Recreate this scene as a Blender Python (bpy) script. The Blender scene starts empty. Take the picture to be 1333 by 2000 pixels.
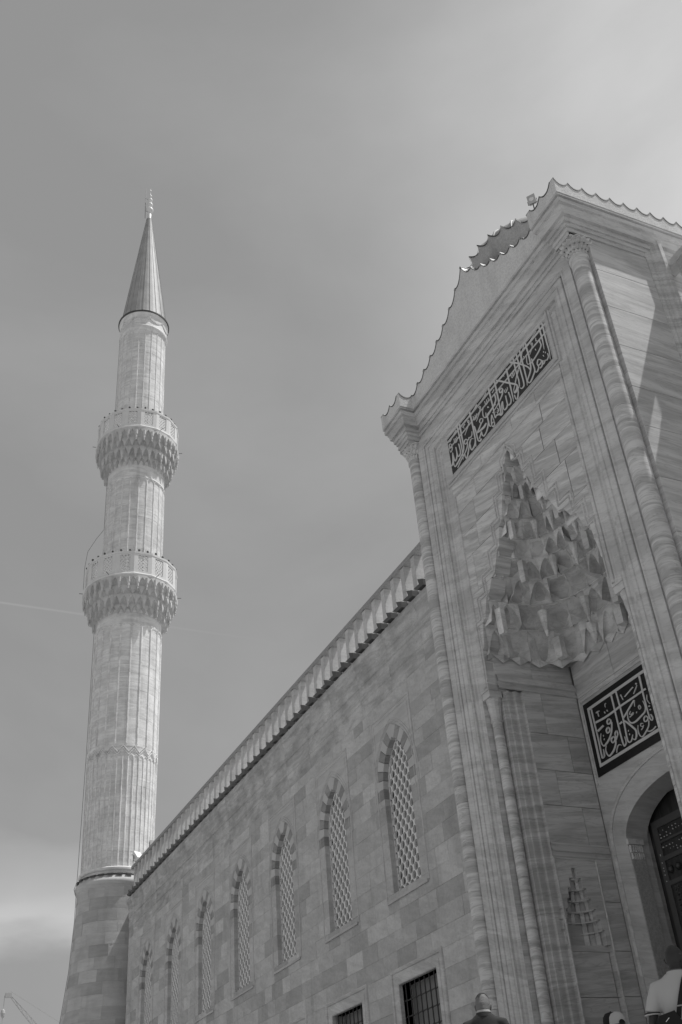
import bpy, math, random
from mathutils import Vector, Matrix
random.seed(7)
PI = math.pi
SC = bpy.context.scene
COL = SC.collection

# ------------------------------------------------------------------ camera
cam_d = bpy.data.cameras.new('camera')
cam = bpy.data.objects.new('camera', cam_d); COL.objects.link(cam)
RX = (0.40957494677745854, 0.9094597221979487, -0.07163362807977854)
DN = (-0.5442220978179743, 0.18055962059020556, -0.8192804963252355)
FW = (-0.7321684718825614, 0.3745413690261078, 0.5689007748889112)
cam.matrix_world = Matrix(((RX[0], -DN[0], -FW[0], 13.9), (RX[1], -DN[1], -FW[1], -11.0),
                           (RX[2], -DN[2], -FW[2], 1.6), (0, 0, 0, 1)))
cam_d.sensor_fit = 'VERTICAL'; cam_d.sensor_height = 36.0
cam_d.lens = 2044.6827 / 2000 * 36.0
cam_d.clip_end = 3000; cam_d.clip_start = 0.1
SC.camera = cam

# ------------------------------------------------------------------ sky, sun, exposure
SUN_DIR = Vector((0.17, 0.446, 1.0)).normalized()
SUN_EL = math.asin(SUN_DIR.z); SUN_AZ = math.atan2(SUN_DIR.x, SUN_DIR.y)
world = bpy.data.worlds.new('World'); SC.world = world; world.use_nodes = True
wt = world.node_tree; wt.nodes.clear()
def wn(t, **k):
    n = wt.nodes.new(t)
    for a, v in k.items(): setattr(n, a, v)
    return n
sky = wn('ShaderNodeTexSky', sky_type='NISHITA', sun_disc=False, sun_elevation=SUN_EL, sun_rotation=SUN_AZ)
sky.altitude = 50; sky.air_density = 1.0; sky.dust_density = 1.5
bw = wn('ShaderNodeRGBToBW'); wt.links.new(sky.outputs[0], bw.inputs[0])
tc = wn('ShaderNodeTexCoord')
# thin high cloud: stretched noise over the direction vector
mp = wn('ShaderNodeMapping'); mp.inputs['Scale'].default_value = (1.0, 1.3, 2.6); mp.inputs['Location'].default_value = (0.35, 0.1, 0.2)
wt.links.new(tc.outputs['Generated'], mp.inputs[0])
n1 = wn('ShaderNodeTexNoise'); n1.inputs['Scale'].default_value = 1.7; n1.inputs['Detail'].default_value = 7; n1.inputs['Roughness'].default_value = 0.52
n1.inputs['Distortion'].default_value = 0.35
wt.links.new(mp.outputs[0], n1.inputs['Vector'])
cr = wn('ShaderNodeMapRange'); cr.inputs[1].default_value = 0.42; cr.inputs[2].default_value = 0.78; cr.inputs[3].default_value = 0.0; cr.inputs[4].default_value = 1.0
wt.links.new(n1.outputs[0], cr.inputs[0])
# bank of cloud low over the horizon
sx = wn('ShaderNodeSeparateXYZ'); wt.links.new(tc.outputs['Generated'], sx.inputs[0])
mp2 = wn('ShaderNodeMapping'); mp2.inputs['Scale'].default_value = (1.0, 1.6, 5.5)
wt.links.new(tc.outputs['Generated'], mp2.inputs[0])
n2 = wn('ShaderNodeTexNoise'); n2.inputs['Scale'].default_value = 2.6; n2.inputs['Detail'].default_value = 8; n2.inputs['Roughness'].default_value = 0.5
wt.links.new(mp2.outputs[0], n2.inputs['Vector'])
ad = wn('ShaderNodeMath', operation='MULTIPLY_ADD'); wt.links.new(n2.outputs[0], ad.inputs[0]); ad.inputs[1].default_value = 0.14; wt.links.new(sx.outputs[2], ad.inputs[2])
rmp = wn('ShaderNodeValToRGB'); el = rmp.color_ramp.elements
el[0].position = 0.250; el[0].color = (0, 0, 0, 1); el[1].position = 0.392; el[1].color = (0, 0, 0, 1)
for p, v in ((0.283, 0.85), (0.308, 1.0), (0.342, 0.45)):
    e_ = el.new(p); e_.color = (v, v, v, 1)
wt.links.new(ad.outputs[0], rmp.inputs[0])
# haze toward the sun side
nrm = wn('ShaderNodeVectorMath', operation='DOT_PRODUCT'); wt.links.new(tc.outputs['Generated'], nrm.inputs[0])
nrm.inputs[1].default_value = Vector((-0.15, 0.75, 0.65)).normalized()
hz = wn('ShaderNodeMapRange', interpolation_type='SMOOTHSTEP'); hz.inputs[1].default_value = 0.72; hz.inputs[2].default_value = 0.97
hz.inputs[3].default_value = 0.0; hz.inputs[4].default_value = 1.0
wt.links.new(nrm.outputs['Value'], hz.inputs[0])
def wmath(op, a, b, c=1.0):
    m = wn('ShaderNodeMath', operation=op)
    for i, v in enumerate((a, b, c)):
        if isinstance(v, (int, float)): m.inputs[i].default_value = v
        else: wt.links.new(v, m.inputs[i])
    return m.outputs[0]
# condensation trail: a thin band of directions, fading toward one end
TRN = Vector((-0.91, 0.09, 0.52)).cross(Vector((-0.84, 0.29, 0.48))).normalized()
td = wn('ShaderNodeVectorMath', operation='DOT_PRODUCT'); wt.links.new(tc.outputs['Generated'], td.inputs[0]); td.inputs[1].default_value = TRN
tabs = wmath('ABSOLUTE', td.outputs['Value'], 0)
trl = wn('ShaderNodeMapRange', interpolation_type='SMOOTHSTEP'); trl.inputs[1].default_value = 0.0; trl.inputs[2].default_value = 0.0016; trl.inputs[3].default_value = 1.0; trl.inputs[4].default_value = 0.0
wt.links.new(tabs, trl.inputs[0])
fade = wn('ShaderNodeMapRange'); fade.inputs[1].default_value = 0.34; fade.inputs[2].default_value = 0.10; fade.inputs[3].default_value = 0.0; fade.inputs[4].default_value = 1.0
wt.links.new(sx.outputs[1], fade.inputs[0])
trail = wmath('MULTIPLY', trl.outputs[0], fade.outputs[0])
base = bw.outputs[0]
c1 = wmath('MULTIPLY', cr.outputs[0], 0.7)
c2 = wmath('MULTIPLY', rmp.outputs[0], wmath('MULTIPLY_ADD', n2.outputs[0], 6.6, -1.0))
c3 = wmath('MULTIPLY', wmath('POWER', hz.outputs[0], 2.6), wmath('MULTIPLY_ADD', n1.outputs[0], 3.2, 0.9))
c4 = wmath('MULTIPLY', trail, 0.4)
tot = wmath('ADD', wmath('ADD', wmath('ADD', c1, c2), wmath('ADD', c3, c4)), wmath('ADD', wmath('MULTIPLY', base, 0.20), 2.2))
bg = wn('ShaderNodeBackground'); bg.inputs[1].default_value = 0.10
wt.links.new(tot, bg.inputs[0])
wo = wn('ShaderNodeOutputWorld'); wt.links.new(bg.outputs[0], wo.inputs[0])

sun_d = bpy.data.lights.new('sun', 'SUN'); sun = bpy.data.objects.new('sun', sun_d); COL.objects.link(sun)
sun_d.energy = 3.4; sun_d.angle = math.radians(0.55); sun_d.color = (1.0, 0.995, 0.985)
sun.rotation_euler = SUN_DIR.to_track_quat('Z', 'Y').to_euler()
sun.location = (0, 30, 60)

vs = SC.view_settings
vs.view_transform = 'Standard'; vs.look = 'None'; vs.exposure = 0.2; vs.gamma = 1.0; vs.use_curve_mapping = False
SC.render.engine = 'CYCLES'
SC.cycles.max_bounces = 6; SC.cycles.diffuse_bounces = 4

# ------------------------------------------------------------------ materials
def mat(name, base=0.5, rough=0.8, vein=None, rot=(0, 0, 0), vscale=(0.5, 0.5, 3.2), dark=None, rnd=0.0, bump=0.15,
        bscale=14.0, speck=0.0, metal=0.0, blotch=0.0, spec=0.35, weather=0.0, island=False):
    """vein = strength of the veining; rnd = per-stone variation of tone."""
    m = bpy.data.materials.new(name); m.use_nodes = True
    t = m.node_tree; t.nodes.clear(); L = t.links.new
    def N(ty, **k):
        n = t.nodes.new(ty)
        for a, v in k.items(): setattr(n, a, v)
        return n
    def mth(op, a, b=0.0, c=0.0):
        n = N('ShaderNodeMath', operation=op)
        for i, v in enumerate((a, b, c)):
            if isinstance(v, (int, float)): n.inputs[i].default_value = v
            else: L(v, n.inputs[i])
        return n.outputs[0]
    out = N('ShaderNodeOutputMaterial'); bs = N('ShaderNodeBsdfPrincipled'); L(bs.outputs[0], out.inputs[0])
    bs.inputs['Roughness'].default_value = rough; bs.inputs['Metallic'].default_value = metal
    bs.inputs['Specular IOR Level'].default_value = spec
    geo = N('ShaderNodeNewGeometry'); oi = N('ShaderNodeObjectInfo')
    rsrc = mth('FRACT', mth('ADD', oi.outputs['Random'], geo.outputs['Random Per Island'])) if island else oi.outputs['Random']
    off = N('ShaderNodeVectorMath', operation='SCALE'); cv = N('ShaderNodeCombineXYZ')
    if rnd > 0:
        L(rsrc, cv.inputs[0]); L(mth('FRACT', mth('MULTIPLY', rsrc, 7.31)), cv.inputs[1]); L(mth('FRACT', mth('MULTIPLY', rsrc, 13.7)), cv.inputs[2])
    L(cv.outputs[0], off.inputs[0]); off.inputs['Scale'].default_value = 40.0 if rnd > 0 else 0.0
    pos = N('ShaderNodeVectorMath', operation='ADD'); L(geo.outputs['Position'], pos.inputs[0]); L(off.outputs[0], pos.inputs[1])
    val = None
    def acc(v):
        nonlocal val
        val = v if val is None else mth('MULTIPLY', val, v)
    # broad soft tone
    nb = N('ShaderNodeTexNoise'); nb.inputs['Scale'].default_value = 1.3; nb.inputs['Detail'].default_value = 4
    L(pos.outputs[0], nb.inputs['Vector'])
    mr = N('ShaderNodeMapRange'); L(nb.outputs[0], mr.inputs[0]); mr.inputs[1].default_value = 0.3; mr.inputs[2].default_value = 0.7
    mr.inputs[3].default_value = 1.0 - max(blotch, 0.06); mr.inputs[4].default_value = 1.0 + max(blotch, 0.06) * 0.6
    acc(mr.outputs[0])
    if vein:
        mp = N('ShaderNodeMapping'); mp.inputs['Rotation'].default_value = rot
        L(pos.outputs[0], mp.inputs[0])
        mp2 = N('ShaderNodeMapping'); mp2.inputs['Scale'].default_value = vscale; L(mp.outputs[0], mp2.inputs[0])
        # broad bands
        a = N('ShaderNodeTexNoise'); a.inputs['Scale'].default_value = 1.0; a.inputs['Detail'].default_value = 6; a.inputs['Roughness'].default_value = 0.62
        a.inputs['Distortion'].default_value = 1.0; L(mp2.outputs[0], a.inputs['Vector'])
        ra = N('ShaderNodeMapRange', interpolation_type='SMOOTHSTEP'); L(a.outputs[0], ra.inputs[0]); ra.inputs[1].default_value = 0.38; ra.inputs[2].default_value = 0.62
        ra.inputs[3].default_value = 1.0 - vein; ra.inputs[4].default_value = 1.0 + vein * 0.35
        acc(ra.outputs[0])
        # hair veins
        b = N('ShaderNodeTexNoise'); b.inputs['Scale'].default_value = 2.7; b.inputs['Detail'].default_value = 5; b.inputs['Distortion'].default_value = 0.9
        L(mp2.outputs[0], b.inputs['Vector'])
        d = mth('ABSOLUTE', mth('SUBTRACT', b.outputs[0], 0.5))
        rb = N('ShaderNodeMapRange'); L(d, rb.inputs[0]); rb.inputs[1].default_value = 0.0; rb.inputs[2].default_value = 0.035
        rb.inputs[3].default_value = 1.0 - vein * 0.8; rb.inputs[4].default_value = 1.0
        acc(rb.outputs[0])
    if rnd > 0:
        rr = N('ShaderNodeValToRGB'); e = rr.color_ramp.elements
        e[0].position = 0; e[0].color = (1 - rnd,) * 3 + (1,); e[1].position = 1.0; e[1].color = (1 + rnd * 0.62,) * 3 + (1,)
        for p_, v_ in ((.14, 1 - rnd * .8), (.24, 1 - rnd * .35), (.45, 1.0), (.72, 1 + rnd * .08), (.84, 1 + rnd * .5)):
            q = e.new(p_); q.color = (v_,) * 3 + (1,)
        rr.color_ramp.interpolation = 'LINEAR'
        L(mth('FRACT', mth('MULTIPLY', rsrc, 5.17)), rr.inputs[0]); acc(rr.outputs[0])
    if weather > 0:   # soot and water stains: run down the stone, own shapes
        mw = N('ShaderNodeMapping'); mw.inputs['Scale'].default_value = (2.6, 2.6, 0.35); L(geo.outputs['Position'], mw.inputs[0])
        w = N('ShaderNodeTexNoise'); w.inputs['Scale'].default_value = 1.0; w.inputs['Detail'].default_value = 6; L(mw.outputs[0], w.inputs['Vector'])
        rw = N('ShaderNodeMapRange'); L(w.outputs[0], rw.inputs[0]); rw.inputs[1].default_value = 0.52; rw.inputs[2].default_value = 0.75
        rw.inputs[3].default_value = 1.0; rw.inputs[4].default_value = 1.0 - weather; acc(rw.outputs[0])
    nf = N('ShaderNodeTexNoise'); nf.inputs['Scale'].default_value = bscale; nf.inputs['Detail'].default_value = 6; nf.inputs['Roughness'].default_value = 0.65
    L(geo.outputs['Position'], nf.inputs['Vector'])
    if speck > 0:
        rs = N('ShaderNodeMapRange'); L(nf.outputs[0], rs.inputs[0]); rs.inputs[1].default_value = 0.35; rs.inputs[2].default_value = 0.6
        rs.inputs[3].default_value = 1.0 - speck; rs.inputs[4].default_value = 1.0; acc(rs.outputs[0])
    fin = mth('MULTIPLY', val, base)
    L(fin, bs.inputs['Base Color'])
    if bump > 0:
        bp = N('ShaderNodeBump'); bp.inputs['Strength'].default_value = bump; bp.inputs['Distance'].default_value = 0.02
        L(nf.outputs[0], bp.inputs['Height']); L(bp.outputs[0], bs.inputs['Normal'])
    return m

A20 = math.radians(-17)
M = {}
M['marble_front'] = mat('marble_front', 0.62, 0.6, vein=0.26, rot=(0, A20, 0), vscale=(0.38, 0.38, 4.2), rnd=0.06)
M['marble_side'] = mat('marble_side', 0.60, 0.6, vein=0.22, rot=(math.radians(4), 0, 0), vscale=(0.4, 0.4, 4.5), rnd=0.05)
M['marble_niche'] = mat('marble_niche', 0.60, 0.6, vein=0.24, rot=(math.radians(-5), 0, 0), vscale=(0.35, 0.35, 3.8), rnd=0.08)
M['marble_column'] = mat('marble_column', 0.62, 0.55, vein=0.30, rot=(0.12, 0.1, 0), vscale=(0.6, 0.6, 5.0), rnd=0.05)
M['marble_plain'] = mat('marble_plain', 0.56, 0.65, vein=0.16, rot=(0, A20, 0), vscale=(0.4, 0.4, 3.5))
M['marble_frame'] = mat('marble_frame', 0.60, 0.6, vein=0.18, rot=(0, A20, 0), vscale=(0.5, 0.5, 3.0), weather=0.10)
M['muqarnas'] = mat('muqarnas_marble', 0.75, 0.7, vein=0.2, vscale=(1.2, 1.2, 2.6), rnd=0.13, weather=0.22, blotch=0.12)
M['wall'] = mat('wall_limestone', 0.56, 0.85, vein=0.10, rot=(0, A20, 0), vscale=(0.8, 0.8, 3.0), rnd=0.21, island=True, bump=0.35, speck=0.12, bscale=11, weather=0.14)
M['wall_frame'] = mat('wall_frame_stone', 0.55, 0.8, vein=0.12, rnd=0.05, bump=0.25)
M['cornice'] = mat('cornice_stone', 0.54, 0.8, vein=0.20, rot=(0, math.radians(-2), 0), vscale=(0.7, 0.9, 3.0), rnd=0.03, blotch=0.26, speck=0.10)
M['vous_light'] = mat('voussoir_pale_stone', 0.54, 0.8, rnd=0.06)
M['vous_dark'] = mat('voussoir_dark_stone', 0.33, 0.8, rnd=0.10, vein=0.15)
M['lattice'] = mat('window_lattice_plaster', 0.80, 0.8, rnd=0.0, bump=0.1)
M['pane'] = mat('window_pane_dusty', 0.24, 0.35, bump=0.02)
M['post'] = mat('balustrade_stone', 0.60, 0.85, vein=0.1, rnd=0.10, speck=0.12)
M['lead'] = mat('lead_sheet', 0.075, 0.55, metal=0.0, rnd=0.15, blotch=0.2, spec=0.5)
M['lead_pale'] = mat('lead_roof_weathered', 0.36, 0.6, metal=0.0, rnd=0.10, blotch=0.22, bscale=5, bump=0.3, spec=0.5)
M['drum'] = mat('drum_plaster_shaded', 0.50, 0.9, speck=0.22, bscale=26, weather=0.2, bump=0.5)  # crest plaster made darker: shade on the drum rim put into the colour
M['rail_dark'] = mat('parapet_rail_stone', 0.38, 0.9, speck=0.3, bscale=24, bump=0.4)
M['crest'] = mat('crest_plaster', 0.72, 0.9, speck=0.22, bscale=26, weather=0.18, bump=0.5)
M['minaret'] = mat('minaret_limestone', 0.80, 0.85, vein=0.15, vscale=(0.6, 0.6, 3.2), rnd=0.06, blotch=0.12, weather=0.22, bump=0.4, bscale=8, speck=0.05)
M['minaret_base'] = mat('minaret_base_stone', 0.52, 0.85, vein=0.08, rnd=0.17, weather=0.12, island=True, blotch=0.12, bump=0.4, bscale=8)
M['rail'] = mat('railing_marble', 0.72, 0.7, speck=0.05)
M['brass'] = mat('gilded_copper', 0.72, 0.45, metal=0.0, bump=0.02)
M['iron'] = mat('wrought_iron', 0.035, 0.5, bump=0.05, spec=0.5)
M['black'] = mat('inscription_ground', 0.010, 0.45, bump=0.03, blotch=0.25)
M['black2'] = mat('inscription_ground_worn', 0.028, 0.55, bump=0.03, blotch=0.25)
M['letter'] = mat('inscription_lettering', 0.60, 0.5, bump=0.03)
M['wood'] = mat('door_wood', 0.045, 0.45, vein=0.35, vscale=(6, 6, 0.8), bump=0.15)
M['wood_lt'] = mat('door_strapwork', 0.085, 0.4, bump=0.1)
M['inlay'] = mat('door_inlay_pearl', 0.60, 0.3, bump=0.0)
M['bronze'] = mat('door_bronze', 0.06, 0.35, metal=0.5, bump=0.05)
M['ground'] = mat('ground_paving', 0.36, 0.9, blotch=0.15, speck=0.15)
M['step'] = mat('step_stone', 0.42, 0.8, rnd=0.08, vein=0.1)
M['dark_void'] = mat('room_interior', 0.03, 0.9, bump=0)
M['crane'] = mat('crane_paint', 0.42, 0.6, bump=0)
M['cable'] = mat('cable_rubber', 0.10, 0.6, bump=0)
M['white_paint'] = mat('white_paint', 0.75, 0.5, bump=0)
M['skin_dark'] = mat('skin_dark', 0.032, 0.5, bump=0.05, bscale=60)
M['skin_light'] = mat('skin_light', 0.12, 0.5, bump=0.05, bscale=60)
M['hair_crown'] = mat('hair_crown', 0.035, 0.7, bump=0.6, bscale=70, blotch=0.3)
M['hair_grey'] = mat('hair_grey', 0.16, 0.7, bump=0.6, bscale=70, blotch=0.3)
M['hair_dark'] = mat('hair_dark', 0.02, 0.6, bump=0.5, bscale=70)
M['cloth_white'] = mat('cloth_white', 0.42, 0.9, bump=0.12, bscale=30)
M['cloth_dark'] = mat('cloth_dark', 0.035, 0.9, bump=0.15, bscale=30)
M['cloth_grey'] = mat('cloth_grey', 0.12, 0.9, bump=0.15, bscale=30)
M['cap_black'] = mat('cap_black', 0.012, 0.8, bump=0.1, bscale=60)
M['cap_white'] = mat('cap_white', 0.44, 0.85, bump=0.1, bscale=60)
M['shoe'] = mat('shoe_leather', 0.03, 0.5)

# ------------------------------------------------------------------ mesh helpers
class MB:
    def __init__(s): s.v = []; s.f = []
    def add(s, vs_, fs_):
        o = len(s.v); s.v.extend([tuple(p) for p in vs_]); s.f.extend([tuple(i + o for i in f) for f in fs_]); return s
    def box(s, x0, x1, y0, y1, z0, z1):
        return s.add([(x0, y0, z0), (x1, y0, z0), (x1, y1, z0), (x0, y1, z0), (x0, y0, z1), (x1, y0, z1), (x1, y1, z1), (x0, y1, z1)],
                     [(0, 3, 2, 1), (4, 5, 6, 7), (0, 1, 5, 4), (1, 2, 6, 5), (2, 3, 7, 6), (3, 0, 4, 7)])
    def prism(s, poly, fn, h0, h1):
        n = len(poly)
        vs_ = [fn(u, v, h0) for u, v in poly] + [fn(u, v, h1) for u, v in poly]
        return s.add(vs_, [tuple(range(n))[::-1], tuple(range(n, 2 * n))] + [(i, (i + 1) % n, n + (i + 1) % n, n + i) for i in range(n)])
    def slab(s, poly, fn, hf, hb, ch=0.008):
        """stone: front face at hf with a chamfered edge, body back to hb"""
        n = len(poly); cx = sum(p[0] for p in poly) / n; cy = sum(p[1] for p in poly) / n
        sg = 1 if hb > hf else -1
        inn = []
        for u, v in poly:
            d = math.hypot(u - cx, v - cy) or 1
            k = max(0.0, 1 - ch * 1.4 / d); inn.append((cx + (u - cx) * k, cy + (v - cy) * k))
        vs_ = [fn(u, v, hf) for u, v in inn] + [fn(u, v, hf + sg * ch) for u, v in poly] + [fn(u, v, hb) for u, v in poly]
        fs_ = [tuple(range(n))]
        for i in range(n):
            j = (i + 1) % n
            fs_ += [(i, j, n + j, n + i), (n + i, n + j, 2 * n + j, 2 * n + i)]
        return s.add(vs_, fs_)
    def sweep(s, path, prof, fn, closed=False, caps=False):
        n = len(path); m = len(prof); vs_ = []
        for i, (x, y) in enumerate(path):
            def nr(a, b):
                dx, dy = b[0] - a[0], b[1] - a[1]; l = math.hypot(dx, dy) or 1; return (-dy / l, dx / l)
            if closed or 0 < i < n - 1:
                a = nr(path[i - 1], path[i]); b = nr(path[i], path[(i + 1) % n])
            elif i == 0: a = b = nr(path[0], path[1])
            else: a = b = nr(path[-2], path[-1])
            mx, my = a[0] + b[0], a[1] + b[1]; l = math.hypot(mx, my) or 1; mx /= l; my /= l
            c = max(0.25, mx * a[0] + my * a[1]); mx /= c; my /= c
            for o, h in prof: vs_.append(fn(x + mx * o, y + my * o, h))
        fs_ = []
        for i in range(n if closed else n - 1):
            k = (i + 1) % n
            for j in range(m - 1): fs_.append((i * m + j, k * m + j, k * m + j + 1, i * m + j + 1))
        if caps and not closed: fs_ += [tuple(range(m)), tuple(range((n - 1) * m, n * m))[::-1]]
        return s.add(vs_, fs_)
    def lathe(s, prof, n=24, c=(0, 0), a0=0.0, arc=2 * PI, cap=True):
        full = abs(arc - 2 * PI) < 1e-6; k = n if full else n + 1; m = len(prof); vs_ = []
        for i in range(k):
            a = a0 + arc * i / n
            for r, z in prof: vs_.append((c[0] + r * math.cos(a), c[1] + r * math.sin(a), z))
        fs_ = []
        for i in range(n):
            j = (i + 1) % k
            for q in range(m - 1): fs_.append((i * m + q, j * m + q, j * m + q + 1, i * m + q + 1))
        if cap and full: fs_ += [tuple(i * m for i in range(k))[::-1], tuple(i * m + m - 1 for i in range(k))]
        return s.add(vs_, fs_)
    def tube(s, pts, r, n=6, r2=None):
        pts = [Vector(p) for p in pts]; m = len(pts); vs_ = []
        for i, p in enumerate(pts):
            d = (pts[min(i + 1, m - 1)] - pts[max(i - 1, 0)]).normalized()
            a = d.orthogonal().normalized() if i == 0 else (a - d * a.dot(d)).normalized()
            b = d.cross(a); rr = r if r2 is None else r + (r2 - r) * i / (m - 1)
            for k in range(n):
                t = 2 * PI * k / n; vs_.append(p + a * rr * math.cos(t) + b * rr * math.sin(t))
        fs_ = [(i * n + k, i * n + (k + 1) % n, (i + 1) * n + (k + 1) % n, (i + 1) * n + k) for i in range(m - 1) for k in range(n)]
        fs_ += [tuple(range(n))[::-1], tuple(range((m - 1) * n, m * n))]
        return s.add(vs_, fs_)
    def ball(s, c, r, n=8, sq=1.0):
        prof = [(max(1e-4, r * math.sin(PI * i / (n // 2 + 1))), c[2] - r * sq * math.cos(PI * i / (n // 2 + 1))) for i in range(n // 2 + 2)]
        return s.lathe(prof, n, (c[0], c[1]), cap=False)
    def mesh(s, name, smooth=False):
        me = bpy.data.meshes.new(name); me.from_pydata(s.v, [], s.f); me.update()
        if smooth:
            me.polygons.foreach_set('use_smooth', [True] * len(me.polygons))
            me.set_sharp_from_angle(angle=math.radians(38))
        return me
    def build(s, name, m, parent=None, smooth=False, kind=None):
        return link(name, s.mesh(name, smooth), m, parent, kind)

def link(name, me, m, parent=None, kind=None):
    o = bpy.data.objects.new(name, me); COL.objects.link(o)
    if m is not None and (not me.materials or me.materials[0] is None): me.materials.append(m)
    if parent is not None:
        o.parent = parent
        if parent.name in OFF: o.matrix_parent_inverse = Matrix.Translation(-OFF[parent.name])
    if kind: o['kind'] = kind
    return o
OFF = {}
def empty(name, loc=(0, 0, 0)):
    o = bpy.data.objects.new(name, None); COL.objects.link(o); o.location = loc; o.empty_display_size = 0.3
    OFF[o.name] = Vector(loc); return o
def tag(o, label, cat, group=None):
    o['label'] = label; o['category'] = cat
    if group: o['group'] = group
    return o
def copy_tree(o, parent=None):
    c = o.copy(); COL.objects.link(c)
    if parent is not None:
        c.parent = parent; c.matrix_parent_inverse = o.matrix_parent_inverse.copy()
    for ch in list(o.children): copy_tree(ch, c)
    return c
XZ = lambda u, v, h: (u, h, v)     # facade plane, h = depth (Y)
YZ = lambda u, v, h: (h, u, v)     # side plane, h = X
XY = lambda u, v, h: (u, v, h)

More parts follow.
